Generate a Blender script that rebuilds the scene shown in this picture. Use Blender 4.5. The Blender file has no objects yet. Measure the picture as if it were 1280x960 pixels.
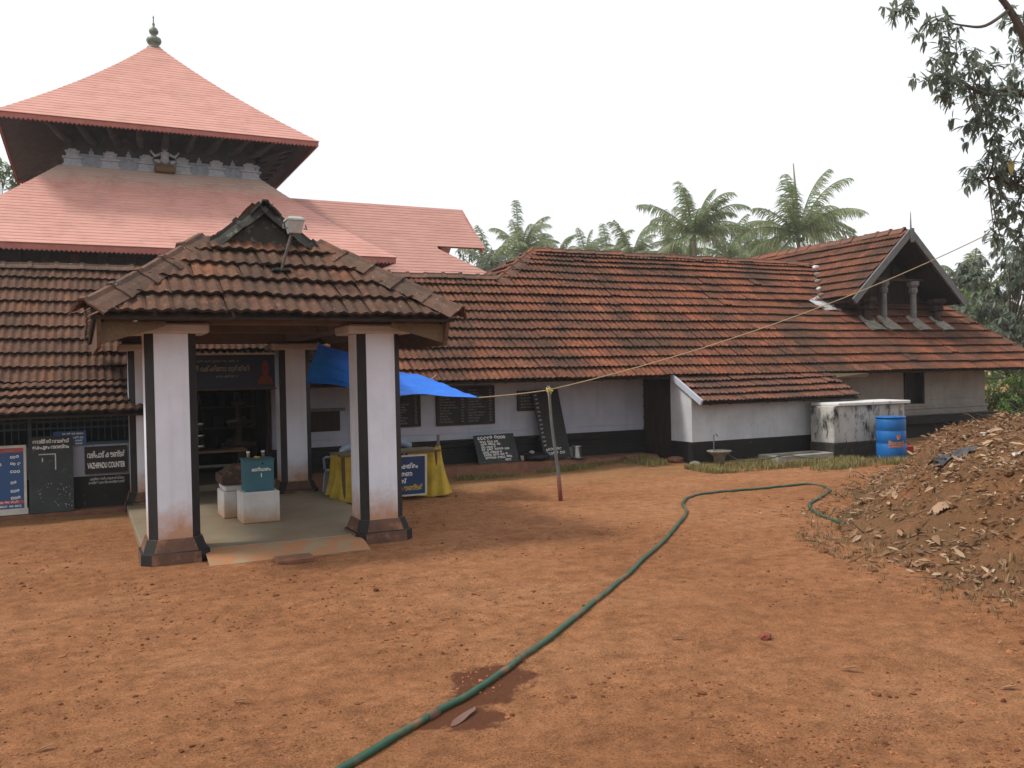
import bpy, bmesh, math, random
import numpy as np
from mathutils import Vector, Matrix, noise
random.seed(7)
R_ = math.radians
SC = bpy.context.scene
COL = SC.collection

# ------------------------------------------------------------------ camera, sky, sun, exposure
# world axes: x along the temple's long front, y away from the yard, z up; the camera stands at the origin
TH = 26.0
FPX = 1100.0
CAM_H = 1.9
cam_d = bpy.data.cameras.new('camera')
cam = bpy.data.objects.new('camera', cam_d)
COL.objects.link(cam)
cam_d.sensor_width = 36.0
cam_d.lens = FPX / 1280.0 * 36.0
cam_d.clip_start = 0.05
cam_d.clip_end = 4000.0
CAMROT = (Matrix.Rotation(R_(-TH), 3, 'Z') @ Matrix.Rotation(math.pi / 2 - math.atan(10 / FPX), 3, 'X') @ Matrix.Rotation(-0.022, 3, 'Z'))
cam.matrix_world = Matrix.Translation((0, 0, CAM_H)) @ CAMROT.to_4x4()
SC.camera = cam

SUN_EL, SUN_AZ = 54.0, 165.0      # azimuth: counter-clockwise from +x, where the light comes from
world = bpy.data.worlds.new('World')
SC.world = world
world.use_nodes = True
wn, wl = world.node_tree.nodes, world.node_tree.links
wn.clear()
w_out = wn.new('ShaderNodeOutputWorld')
w_bg = wn.new('ShaderNodeBackground')
w_sky = wn.new('ShaderNodeTexSky')
w_sky.sky_type = 'NISHITA'
w_sky.sun_disc = False
w_sky.sun_elevation = R_(SUN_EL)
w_sky.sun_rotation = R_(90 - SUN_AZ)
w_sky.air_density = 1.0
w_sky.dust_density = 4.0
w_mix = wn.new('ShaderNodeMixRGB')          # thin white overcast over the whole sky
w_mix.inputs[0].default_value = 0.86
w_mix.inputs[2].default_value = (7.7, 7.8, 7.95, 1)
wl.new(w_sky.outputs[0], w_mix.inputs[1])
wl.new(w_mix.outputs[0], w_bg.inputs[0])
w_bg.inputs[1].default_value = 0.10
wl.new(w_bg.outputs[0], w_out.inputs[0])

sun_d = bpy.data.lights.new('sun', 'SUN')
sun_d.energy = 2.0
sun_d.angle = R_(10)
sun_d.color = (1.0, 0.95, 0.87)
sun = bpy.data.objects.new('sun', sun_d)
COL.objects.link(sun)
sd = Vector((math.cos(R_(SUN_EL)) * math.cos(R_(SUN_AZ)), math.cos(R_(SUN_EL)) * math.sin(R_(SUN_AZ)), math.sin(R_(SUN_EL))))
sun.rotation_euler = sd.to_track_quat('Z', 'Y').to_euler()
sun.location = (0, 0, 30)

SC.view_settings.view_transform = 'Standard'
SC.view_settings.look = 'None'
SC.view_settings.exposure = 0.58
SC.view_settings.gamma = 1.0
SC.view_settings.use_curve_mapping = False

# ------------------------------------------------------------------ helpers
CT, ST = math.cos(R_(TH)), math.sin(R_(TH))
def W(X, Y, z=0.0):
    """X metres to the right of and Y metres in front of the camera -> scene point"""
    return Vector((CT * X + ST * Y, -ST * X + CT * Y, z))
def at(px, py, Y):
    """the scene point seen at pixel (px, py) of the 1280 x 960 photograph, Y metres deep"""
    v = CAMROT @ Vector(((px - 640) / FPX, -(py - 480) / FPX, -1.0))
    return Vector((0, 0, CAM_H)) + v * Y
def project(p):
    v = CAMROT.transposed() @ (Vector(p) - Vector((0, 0, CAM_H)))
    d = -v.z
    if d < 0.05: return (-9999, -9999, d)
    return (640 + FPX * v.x / d, 480 - FPX * v.y / d, d)
def depth(p): return project(p)[2]

class MB:
    def __init__(s): s.v, s.f, s.mi = [], [], []
    def add(s, vs, fs, m=0):
        n = len(s.v)
        s.v += [tuple(v) for v in vs]
        s.f += [tuple(i + n for i in f) for f in fs]
        s.mi += [m] * len(fs)
        return s
    def box(s, x0, x1, y0, y1, z0, z1, m=0, bev=0.0):
        if bev > 0:
            b = min(bev, (x1 - x0) * .45, (y1 - y0) * .45, (z1 - z0) * .45)
            xs, ys, zs = (x0, x1), (y0, y1), (z0, z1)
            vs, idx = [], {}
            for i in (0, 1):
                for j in (0, 1):
                    for k in (0, 1):
                        sx, sy, sz = (b if i == 0 else -b), (b if j == 0 else -b), (b if k == 0 else -b)
                        x, y, z = xs[i], ys[j], zs[k]
                        idx[i, j, k, 'x'] = len(vs); vs.append((x, y + sy, z + sz))
                        idx[i, j, k, 'y'] = len(vs); vs.append((x + sx, y, z + sz))
                        idx[i, j, k, 'z'] = len(vs); vs.append((x + sx, y + sy, z))
            g = lambda *a: idx[a]
            fs = []
            for i in (0, 1):
                q = [g(i, 0, 0, 'x'), g(i, 1, 0, 'x'), g(i, 1, 1, 'x'), g(i, 0, 1, 'x')]; fs.append(q if i else q[::-1])
                q = [g(0, i, 0, 'y'), g(0, i, 1, 'y'), g(1, i, 1, 'y'), g(1, i, 0, 'y')]; fs.append(q if i else q[::-1])
                q = [g(0, 0, i, 'z'), g(1, 0, i, 'z'), g(1, 1, i, 'z'), g(0, 1, i, 'z')]; fs.append(q if i else q[::-1])
            for i in (0, 1):
                for j in (0, 1):
                    fs.append([g(i, j, 0, 'x'), g(i, j, 1, 'x'), g(i, j, 1, 'y'), g(i, j, 0, 'y')])
                    fs.append([g(i, 0, j, 'x'), g(i, 1, j, 'x'), g(i, 1, j, 'z'), g(i, 0, j, 'z')])
                    fs.append([g(0, i, j, 'y'), g(1, i, j, 'y'), g(1, i, j, 'z'), g(0, i, j, 'z')])
            for i in (0, 1):
                for j in (0, 1):
                    for k in (0, 1):
                        fs.append([g(i, j, k, 'x'), g(i, j, k, 'y'), g(i, j, k, 'z')])
            return s.add(vs, fs, m)
        vs = [(x0, y0, z0), (x1, y0, z0), (x1, y1, z0), (x0, y1, z0), (x0, y0, z1), (x1, y0, z1), (x1, y1, z1), (x0, y1, z1)]
        return s.add(vs, [(0, 3, 2, 1), (4, 5, 6, 7), (0, 1, 5, 4), (1, 2, 6, 5), (2, 3, 7, 6), (3, 0, 4, 7)], m)
    def hexa(s, c8, m=0):
        """8 corners: bottom ring (4) then top ring (4)"""
        return s.add(c8, [(0, 3, 2, 1), (4, 5, 6, 7), (0, 1, 5, 4), (1, 2, 6, 5), (2, 3, 7, 6), (3, 0, 4, 7)], m)
    def bar(s, p, q, w, h, up=(0, 0, 1), m=0):
        p, q, up = Vector(p), Vector(q), Vector(up)
        d = (q - p).normalized()
        x = d.cross(up)
        if x.length < 1e-4: x = d.cross(Vector((1, 0, 0)))
        x.normalize(); u = x.cross(d).normalized()
        c = []
        for e in (p, q):
            c.append([e - x * w / 2 - u * h / 2, e + x * w / 2 - u * h / 2, e + x * w / 2 + u * h / 2, e - x * w / 2 + u * h / 2])
        return s.add(c[0] + c[1], [(0, 1, 2, 3), (7, 6, 5, 4), (0, 4, 5, 1), (1, 5, 6, 2), (2, 6, 7, 3), (3, 7, 4, 0)], m)
    def tube(s, pts, rad, n=8, m=0, cap=True):
        pts = [Vector(p) for p in pts]
        rs = rad if isinstance(rad, (list, tuple)) else [rad] * len(pts)
        base = len(s.v)
        prev = None
        for i, p in enumerate(pts):
            d = (pts[min(i + 1, len(pts) - 1)] - pts[max(i - 1, 0)])
            d = d.normalized() if d.length > 1e-9 else Vector((0, 0, 1))
            if prev is None:
                a = Vector((0, 0, 1)) if abs(d.z) < .9 else Vector((1, 0, 0))
                x = d.cross(a).normalized()
            else:
                x = (prev - d * prev.dot(d)).normalized()
            prev = x
            y = d.cross(x)
            for k in range(n):
                t = 2 * math.pi * k / n
                s.v.append(tuple(p + (x * math.cos(t) + y * math.sin(t)) * rs[i]))
        for i in range(len(pts) - 1):
            for k in range(n):
                a, b = base + i * n + k, base + i * n + (k + 1) % n
                s.f.append((a, b, b + n, a + n)); s.mi.append(m)
        if cap:
            s.f.append(tuple(base + k for k in range(n))[::-1]); s.mi.append(m)
            e = base + (len(pts) - 1) * n
            s.f.append(tuple(e + k for k in range(n))); s.mi.append(m)
        return s
    def lathe(s, prof, n=24, c=(0, 0, 0), m=0, tw=0.0):
        base = len(s.v)
        for r, z in prof:
            for k in range(n):
                t = 2 * math.pi * k / n + tw
                s.v.append((c[0] + r * math.cos(t), c[1] + r * math.sin(t), c[2] + z))
        for i in range(len(prof) - 1):
            for k in range(n):
                a, b = base + i * n + k, base + i * n + (k + 1) % n
                s.f.append((a, b, b + n, a + n)); s.mi.append(m)
        s.f.append(tuple(base + k for k in range(n))[::-1]); s.mi.append(m)
        e = base + (len(prof) - 1) * n
        s.f.append(tuple(e + k for k in range(n))); s.mi.append(m)
        return s
    def prism(s, poly, h0, h1, ax='z', m=0):
        n = len(poly)
        def P(p, h):
            return {'z': (p[0], p[1], h), 'y': (p[0], h, p[1]), 'x': (h, p[0], p[1])}[ax]
        vs = [P(p, h0) for p in poly] + [P(p, h1) for p in poly]
        fs = [tuple(range(n))[::-1], tuple(range(n, 2 * n))] + [(i, (i + 1) % n, (i + 1) % n + n, i + n) for i in range(n)]
        return s.add(vs, fs, m)
    def xform(s, M):
        s.v = [tuple(M @ Vector(v)) for v in s.v]; return s
    def mesh(s, name, mats, smooth=False):
        me = bpy.data.meshes.new(name)
        me.from_pydata(s.v, [], s.f)
        if not isinstance(mats, (list, tuple)): mats = [mats]
        for mt in mats: me.materials.append(mt)
        if len(mats) > 1: me.polygons.foreach_set('material_index', s.mi)
        if smooth: me.polygons.foreach_set('use_smooth', [True] * len(me.polygons))
        bm = bmesh.new(); bm.from_mesh(me)
        bmesh.ops.recalc_face_normals(bm, faces=bm.faces)
        bm.to_mesh(me); bm.free()
        me.update()
        return me
    def build(s, name, mats, parent=None, smooth=False, keep=False):
        me = s.mesh(name, mats, smooth) if not keep else s.rawmesh(name, mats, smooth)
        return link(name, me, parent)
    def rawmesh(s, name, mats, smooth=False):
        me = bpy.data.meshes.new(name)
        me.from_pydata(s.v, [], s.f)
        if not isinstance(mats, (list, tuple)): mats = [mats]
        for mt in mats: me.materials.append(mt)
        if len(mats) > 1: me.polygons.foreach_set('material_index', s.mi)
        if smooth: me.polygons.foreach_set('use_smooth', [True] * len(me.polygons))
        me.update()
        return me

def link(name, data, parent=None):
    o = bpy.data.objects.new(name, data)
    COL.objects.link(o)
    if parent is not None:
        o.parent = parent
        o.matrix_parent_inverse = PINV[parent.name] if parent.name in PINV else parent.matrix_basis.inverted()
    return o
PINV = {}
def thing(name, label, cat, loc=(0, 0, 0), group=None, rot=None):
    """an Empty at the thing's base; its parts are modelled in scene coordinates and keep them"""
    o = bpy.data.objects.new(name, None)
    COL.objects.link(o)
    o.empty_display_size = 0.2
    M = Matrix.Translation(loc)
    if rot is not None: M = M @ rot.to_4x4()
    o.matrix_world = M
    PINV[o.name] = M.inverted()
    tag(o, label, cat, group)
    return o
def tag(o, label, cat, group=None):
    o['label'] = label; o['category'] = cat
    if group: o['group'] = group
    return o
def struct(o): o['kind'] = 'structure'; return o
def stuff(o, label=None):
    o['kind'] = 'stuff'
    if label: o['label'] = label
    return o
def place(o, M): o.matrix_basis = M; return o
def frame(o, ex, ey, ez):
    M = Matrix((tuple(ex) + (0,), tuple(ey) + (0,), tuple(ez) + (0,), (0, 0, 0, 1))).transposed()
    M.translation = Vector(o); return M

# ------------------------------------------------------------------ materials (all procedural)
def newmat(name):
    m = bpy.data.materials.new(name); m.use_nodes = True
    n, l = m.node_tree.nodes, m.node_tree.links
    b = n['Principled BSDF']
    return m, n, l, b
def ramp(n, stops, interp='LINEAR'):
    r = n.new('ShaderNodeValToRGB'); r.color_ramp.interpolation = interp
    e = r.color_ramp.elements
    e[0].position, e[0].color = stops[0][0], c4(stops[0][1])
    e[1].position, e[1].color = stops[-1][0], c4(stops[-1][1])
    for p, c in stops[1:-1]:
        x = e.new(p); x.color = c4(c)
    return r
def c4(c):
    if isinstance(c, (int, float)): return (c, c, c, 1)
    return (c[0], c[1], c[2], 1)
def coords(n, l, scale=(1, 1, 1), kind='pos'):
    if kind == 'pos':
        g = n.new('ShaderNodeNewGeometry'); src = g.outputs['Position']
    else:
        g = n.new('ShaderNodeTexCoord'); src = g.outputs['Object']
    mp = n.new('ShaderNodeMapping'); mp.inputs['Scale'].default_value = scale
    l.new(src, mp.inputs['Vector'])
    return mp.outputs[0]
def noise_n(n, l, vec, scale, detail=4, rough=.55):
    t = n.new('ShaderNodeTexNoise'); t.inputs['Scale'].default_value = scale
    t.inputs['Detail'].default_value = detail; t.inputs['Roughness'].default_value = rough
    l.new(vec, t.inputs['Vector']); return t.outputs['Fac']
def mixc(n, l, fac, a, b, mode='MIX'):
    m = n.new('ShaderNodeMixRGB'); m.blend_type = mode
    for i, v in ((0, fac), (1, a), (2, b)):
        if isinstance(v, (int, float)): m.inputs[i].default_value = v if i == 0 else (v, v, v, 1)
        elif isinstance(v, tuple): m.inputs[i].default_value = c4(v)
        else: l.new(v, m.inputs[i])
    return m.outputs[0]
def math_n(n, l, op, a, b=None, clamp=False):
    m = n.new('ShaderNodeMath'); m.operation = op; m.use_clamp = clamp
    for i, v in ((0, a), (1, b)):
        if v is None: continue
        if isinstance(v, (int, float)): m.inputs[i].default_value = v
        else: l.new(v, m.inputs[i])
    return m.outputs[0]
def bump_n(n, l, b, h, strength=.3, dist=.02):
    u = n.new('ShaderNodeBump'); u.inputs['Strength'].default_value = strength; u.inputs['Distance'].default_value = dist
    l.new(h, u.inputs['Height']); l.new(u.outputs[0], b.inputs['Normal'])
def zcoord(n, l):
    g = n.new('ShaderNodeNewGeometry'); s = n.new('ShaderNodeSeparateXYZ'); l.new(g.outputs['Position'], s.inputs[0]); return s

def M_simple(name, c1, c2=None, scale=6, rough=.8, spots=None, spot_scale=20, spot_t=(.6, .68), stretch=(1, 1, 1), bump=.15, bscale=40, bdist=.01, metal=0, spec=.3, kind='pos', island=0.0):
    m, n, l, b = newmat(name)
    v = coords(n, l, stretch, kind)
    c2 = c2 if c2 is not None else tuple(x * .7 for x in c1)
    f = noise_n(n, l, v, scale, 5, .6)
    r = ramp(n, [(.3, c1), (.72, c2)]); l.new(f, r.inputs[0])
    col = r.outputs[0]
    if spots is not None:
        f2 = noise_n(n, l, v, spot_scale, 3, .6)
        r2 = ramp(n, [(spot_t[0], 0), (spot_t[1], 1)]); l.new(f2, r2.inputs[0])
        col = mixc(n, l, r2.outputs[0], col, spots)
    if island > 0:
        g = n.new('ShaderNodeNewGeometry')
        r3 = ramp(n, [(0, 1 - island), (1, 1 + island * .6)]); l.new(g.outputs['Random Per Island'], r3.inputs[0])
        col = mixc(n, l, 1.0, col, r3.outputs[0], 'MULTIPLY')
    l.new(col, b.inputs['Base Color'])
    b.inputs['Roughness'].default_value = rough
    b.inputs['Metallic'].default_value = metal
    b.inputs['Specular IOR Level'].default_value = spec
    if bump > 0:
        bump_n(n, l, b, noise_n(n, l, v, bscale, 4, .6), bump, bdist)
    return m

def M_tile(name, cols, dirt=(.055, .042, .036), dirt_amt=.5, lichen=.15, rough=.85):
    m, n, l, b = newmat(name)
    g = n.new('ShaderNodeNewGeometry'); oi = n.new('ShaderNodeObjectInfo')
    fr = math_n(n, l, 'FRACT', math_n(n, l, 'ADD', g.outputs['Random Per Island'], oi.outputs['Random']))
    stops = [(i / (len(cols) - 1), c) for i, c in enumerate(cols)]
    r = ramp(n, stops); l.new(fr, r.inputs[0])
    v = coords(n, l)
    f1 = noise_n(n, l, v, .9, 6, .65)
    r1 = ramp(n, [(.38, 0), (.62, dirt_amt * 1.15)]); l.new(f1, r1.inputs[0])
    col = mixc(n, l, r1.outputs[0], r.outputs[0], dirt)
    f2 = noise_n(n, l, v, 9, 5, .7)
    r2 = ramp(n, [(.35, .72), (.7, 1.12)]); l.new(f2, r2.inputs[0])
    col = mixc(n, l, 1.0, col, r2.outputs[0], 'MULTIPLY')
    vs = coords(n, l, (16, 16, 3))
    f4 = noise_n(n, l, vs, 1.4, 4, .7)
    r4 = ramp(n, [(.46, 0), (.7, dirt_amt * .9)]); l.new(f4, r4.inputs[0])
    col = mixc(n, l, r4.outputs[0], col, dirt)
    f5 = noise_n(n, l, v, 2.4, 9, .78)
    r5 = ramp(n, [(.53, 0), (.66, dirt_amt)]); l.new(f5, r5.inputs[0])
    col = mixc(n, l, r5.outputs[0], col, tuple(x * .6 for x in dirt))
    f3 = noise_n(n, l, v, 26, 3, .6)
    r3 = ramp(n, [(.66, 0), (.72, lichen)]); l.new(f3, r3.inputs[0])
    col = mixc(n, l, r3.outputs[0], col, (.5, .47, .42))
    l.new(col, b.inputs['Base Color'])
    b.inputs['Roughness'].default_value = rough
    b.inputs['Specular IOR Level'].default_value = .08
    bump_n(n, l, b, noise_n(n, l, v, 70, 4, .6), .25, .008)
    return m

def M_plaster(name, base, stain=(.30, .20, .12), splash_z=None, dark=None, dark_amt=.0, grime=.18, rough=.85):
    m, n, l, b = newmat(name)
    v = coords(n, l)
    f = noise_n(n, l, v, 1.6, 6, .65)
    r = ramp(n, [(.35, base), (.75, tuple(x * (1 - grime) for x in base))]); l.new(f, r.inputs[0])
    col = r.outputs[0]
    vs = coords(n, l, (9, 9, .7))
    f2 = noise_n(n, l, vs, 1.0, 4, .6)
    r2 = ramp(n, [(.5, 0), (.78, .45)]); l.new(f2, r2.inputs[0])
    col = mixc(n, l, r2.outputs[0], col, tuple(x * .62 for x in base))
    if dark is not None:
        f3 = noise_n(n, l, coords(n, l, (2.6, 2.6, 1.1)), 1.9, 8, .78)
        r3 = ramp(n, [(.55 - dark_amt * .4, 0), (.66 - dark_amt * .35, 1)]); l.new(f3, r3.inputs[0])
        col = mixc(n, l, r3.outputs[0], col, dark)
    if splash_z is not None:
        s = zcoord(n, l)
        t = math_n(n, l, 'SUBTRACT', s.outputs[2], splash_z[0])
        t = math_n(n, l, 'DIVIDE', t, splash_z[1] - splash_z[0], True)
        nz = noise_n(n, l, v, 5, 5, .7)
        t = math_n(n, l, 'ADD', t, math_n(n, l, 'MULTIPLY', math_n(n, l, 'SUBTRACT', nz, .5), 1.1))
        r4 = ramp(n, [(.10, .9), (.85, 0)]); l.new(t, r4.inputs[0])
        col = mixc(n, l, r4.outputs[0], col, stain)
    l.new(col, b.inputs['Base Color'])
    b.inputs['Roughness'].default_value = rough
    b.inputs['Specular IOR Level'].default_value = .25
    bump_n(n, l, b, noise_n(n, l, v, 30, 5, .6), .2, .012)
    return m

def M_ground(name, mound=False):
    m, n, l, b = newmat(name)
    v = coords(n, l)
    f = noise_n(n, l, v, .45, 7, .62)
    r = ramp(n, [(.3, (.345, .15, .068)), (.5, (.415, .188, .088)), (.72, (.48, .235, .118))]); l.new(f, r.inputs[0])
    col = r.outputs[0]
    f2 = noise_n(n, l, v, 7, 6, .7)
    r2 = ramp(n, [(.3, .62), (.62, 1.10)]); l.new(f2, r2.inputs[0])
    col = mixc(n, l, 1.0, col, r2.outputs[0], 'MULTIPLY')
    f7 = noise_n(n, l, coords(n, l, (1, 1.6, 1)), 2.1, 6, .7)
    r7 = ramp(n, [(.36, .86), (.55, 1.03)]); l.new(f7, r7.inputs[0])
    col = mixc(n, l, 1.0, col, r7.outputs[0], 'MULTIPLY')
    f3 = noise_n(n, l, v, 60, 4, .75)
    r3 = ramp(n, [(.34, .45), (.48, 1.0), (.75, 1.22)]); l.new(f3, r3.inputs[0])
    col = mixc(n, l, 1.0, col, r3.outputs[0], 'MULTIPLY')
    gm = noise_n(n, l, v, 1.9, 5, .65)
    rg = ramp(n, [(.42, .15), (.64, 1.0)]); l.new(gm, rg.inputs[0])
    sp = noise_n(n, l, v, 105, 2, .5)
    rs = ramp(n, [(.56, 0), (.61, .9)]); l.new(sp, rs.inputs[0])
    col = mixc(n, l, math_n(n, l, 'MULTIPLY', rg.outputs[0], rs.outputs[0]), col, (.12, .048, .024))
    sp2 = noise_n(n, l, v, 70, 2, .5)
    rs2 = ramp(n, [(.66, 0), (.72, .55)]); l.new(sp2, rs2.inputs[0])
    col = mixc(n, l, rs2.outputs[0], col, (.52, .31, .19))
    s = zcoord(n, l)
    if not mound:
        # dry straw-coloured strip along the temple front
        t = math_n(n, l, 'SUBTRACT', s.outputs[1], 11.5)
        t = math_n(n, l, 'DIVIDE', t, 3.5, True)
        nz = noise_n(n, l, v, 1.2, 6, .7)
        t = math_n(n, l, 'MULTIPLY', t, math_n(n, l, 'MULTIPLY', nz, 1.3))
        r5 = ramp(n, [(.25, 0), (.75, .75)]); l.new(t, r5.inputs[0])
        col = mixc(n, l, r5.outputs[0], col, (.36, .22, .105))
        # wet soil around the hose joint
        c = Vector((2.02, 4.86, 0)); 
        wet = None
        for (wx, wy, sx, sy) in ((1.90, 4.58, .23, .25), (2.33, 5.10, .33, .28), (2.12, 4.85, .24, .20), (1.72, 4.60, .18, .13)):
            dx = math_n(n, l, 'DIVIDE', math_n(n, l, 'SUBTRACT', s.outputs[0], wx), sx)
            dy = math_n(n, l, 'DIVIDE', math_n(n, l, 'SUBTRACT', s.outputs[1], wy), sy)
            d2 = math_n(n, l, 'ADD', math_n(n, l, 'MULTIPLY', dx, dx), math_n(n, l, 'MULTIPLY', dy, dy))
            wet = d2 if wet is None else math_n(n, l, 'MINIMUM', wet, d2)
        wob = math_n(n, l, 'MULTIPLY', math_n(n, l, 'SUBTRACT', noise_n(n, l, v, 9, 4, .6), .5), 2.2)
        wet = math_n(n, l, 'ADD', wet, wob)
        rw = ramp(n, [(.62, 1), (.95, 0)]); l.new(wet, rw.inputs[0])
        col = mixc(n, l, rw.outputs[0], col, (.15, .058, .03))
        rr = ramp(n, [(0, .95), (1, .42)]); l.new(rw.outputs[0], rr.inputs[0]); l.new(rr.outputs[0], b.inputs['Roughness'])
    else:
        f6 = noise_n(n, l, v, 1.7, 6, .7)
        r6 = ramp(n, [(.3, .1), (.55, .85)]); l.new(f6, r6.inputs[0])
        col = mixc(n, l, r6.outputs[0], col, (.20, .115, .06))
        b.inputs['Roughness'].default_value = .95
    l.new(col, b.inputs['Base Color'])
    b.inputs['Specular IOR Level'].default_value = .06
    h = math_n(n, l, 'ADD', math_n(n, l, 'MULTIPLY', noise_n(n, l, v, 14, 6, .7), 1.0), math_n(n, l, 'MULTIPLY', noise_n(n, l, v, 85, 5, .75), .5))
    bump_n(n, l, b, h, .9 if not mound else 1.0, .06)
    return m

def M_leaf(name, cols, rough=.55, trans=.25):
    m, n, l, b = newmat(name)
    g = n.new('ShaderNodeNewGeometry')
    r = ramp(n, [(i / (len(cols) - 1), c) for i, c in enumerate(cols)]); l.new(g.outputs['Random Per Island'], r.inputs[0])
    l.new(r.outputs[0], b.inputs['Base Color'])
    b.inputs['Roughness'].default_value = rough
    b.inputs['Specular IOR Level'].default_value = .35
    if trans > 0:
        t = n.new('ShaderNodeBsdfTranslucent'); l.new(r.outputs[0], t.inputs[0])
        mx = n.new('ShaderNodeMixShader'); mx.inputs[0].default_value = trans
        l.new(b.outputs[0], mx.inputs[1]); l.new(t.outputs[0], mx.inputs[2])
        l.new(mx.outputs[0], n['Material Output'].inputs[0])
    return m

MT = {}
MT['tile_old'] = M_tile('weathered_tile', [(.21, .095, .057), (.16, .08, .052), (.135, .074, .05), (.18, .092, .06), (.25, .105, .058)], dirt=(.062, .043, .033), dirt_amt=.6, lichen=.55)
MT['tile_left'] = M_tile('brown_tile', [(.17, .082, .052), (.14, .074, .05), (.155, .08, .053), (.19, .09, .055), (.135, .072, .05)], dirt=(.065, .045, .034), dirt_amt=.5, lichen=.4)
MT['tile_wing'] = M_tile('red_tile', [(.25, .094, .052), (.215, .085, .049), (.29, .115, .062), (.19, .08, .048), (.24, .088, .047)], dirt=(.07, .044, .033), dirt_amt=.8, lichen=.35)
MT['tile_hall'] = M_tile('bright_red_tile', [(.27, .092, .05), (.30, .105, .056), (.24, .085, .049), (.28, .095, .051), (.19, .076, .048), (.34, .128, .07)], dirt=(.08, .049, .036), dirt_amt=.82, lichen=.2)
MT['tile_shed'] = M_tile('shed_tile', [(.24, .095, .058), (.2, .085, .056), (.28, .11, .066)], dirt=(.08, .055, .045), dirt_amt=.7, lichen=.25)
MT['ridge'] = M_tile('ridge_tile_clay', [(.20, .105, .07), (.17, .095, .07), (.23, .11, .07)], dirt=(.085, .065, .052), dirt_amt=.7, lichen=.5)
MT['ridge_red'] = M_tile('ridge_tile_red', [(.28, .105, .06), (.24, .10, .065), (.20, .095, .066)], dirt=(.11, .085, .07), dirt_amt=.6, lichen=.3)
MT['tile_edge'] = M_simple('shaded_tile_edge', (.028, .02, .017), (.055, .036, .028), scale=20, rough=.95)  # shadow line between tile rows painted into the lip colour, with algae black
MT['deck'] = M_simple('roof_deck', (.035, .024, .018), (.02, .015, .012), rough=.9)
MT['mortar'] = M_simple('lime_mortar', (.27, .25, .21), (.12, .11, .09), scale=9, rough=.95, bump=.6, bscale=30, bdist=.03)
MT['white'] = M_plaster('white_plaster', (.64, .67, .75), splash_z=(.22, .72), stain=(.40, .20, .10), dark=(.16, .14, .12), dark_amt=-.42)
MT['white_wall'] = M_plaster('white_wall_paint', (.42, .45, .53), grime=.25)
MT['grey_wall'] = M_plaster('grey_wall_paint', (.32, .305, .285), grime=.3, stain=(.25, .2, .16), splash_z=(.45, .9))
MT['shed_wall'] = M_plaster('shed_limewash', (.54, .565, .60), grime=.3, dark=(.09, .075, .06), dark_amt=-.22)
MT['tank'] = M_plaster('mossy_limewash', (.50, .49, .46), dark=(.035, .033, .03), dark_amt=.14, grime=.4)
MT['tank_top'] = M_plaster('tank_cap', (.62, .61, .58), dark=(.06, .055, .05), dark_amt=-.08)
MT['black'] = M_simple('black_paint', (.011, .0105, .010), (.02, .018, .016), rough=.75, scale=4, spots=(.10, .07, .05), spot_scale=12, spot_t=(.66, .8))
MT['black_strip'] = M_simple('black_gloss_paint', (.012, .012, .013), (.022, .02, .02), rough=.55)
MT['base_stone'] = M_simple('painted_base', (.15, .075, .048), (.07, .04, .03), scale=5, rough=.8, spots=(.26, .13, .075), spot_scale=7, spot_t=(.52, .7))
MT['floor'] = M_simple('cement_floor', (.25, .205, .14), (.19, .15, .10), scale=2.2, rough=.55, spots=(.26, .13, .065), spot_scale=3, spot_t=(.55, .8), bump=.06)
MT['floor_dusty'] = M_simple('dusty_cement', (.28, .22, .14), (.30, .16, .08), scale=3.5, rough=.8, spots=(.36, .165, .08), spot_scale=5, spot_t=(.46, .58), bump=.3)
MT['laterite'] = M_simple('laterite', (.23, .105, .06), (.13, .062, .042), scale=7, rough=.95, bump=.5, bscale=25, bdist=.03)
MT['wood_dark'] = M_simple('dark_wood', (.045, .03, .022), (.022, .016, .013), scale=4, stretch=(3, 3, .6), rough=.8, bump=.3)
MT['wood_brown'] = M_simple('brown_wood', (.13, .07, .04), (.07, .04, .025), scale=5, stretch=(5, 1, 5), rough=.8, bump=.3)
MT['wood_olive'] = M_simple('old_plank', (.17, .12, .065), (.09, .065, .04), scale=5, stretch=(7, 1, 7), rough=.85, bump=.4)
MT['wood_grey'] = M_simple('grey_weathered_wood', (.17, .175, .175), (.10, .10, .10), scale=6, stretch=(4, 4, 1), rough=.85, bump=.3)
MT['beam'] = M_simple('beam_paint', (.16, .12, .09), (.10, .075, .055), scale=3, rough=.8)
MT['capital'] = M_plaster('capital_plaster', (.50, .47, .45), grime=.3)
MT['column_grey'] = M_simple('stone_column', (.20, .20, .19), (.12, .12, .115), scale=7, rough=.9)
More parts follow.
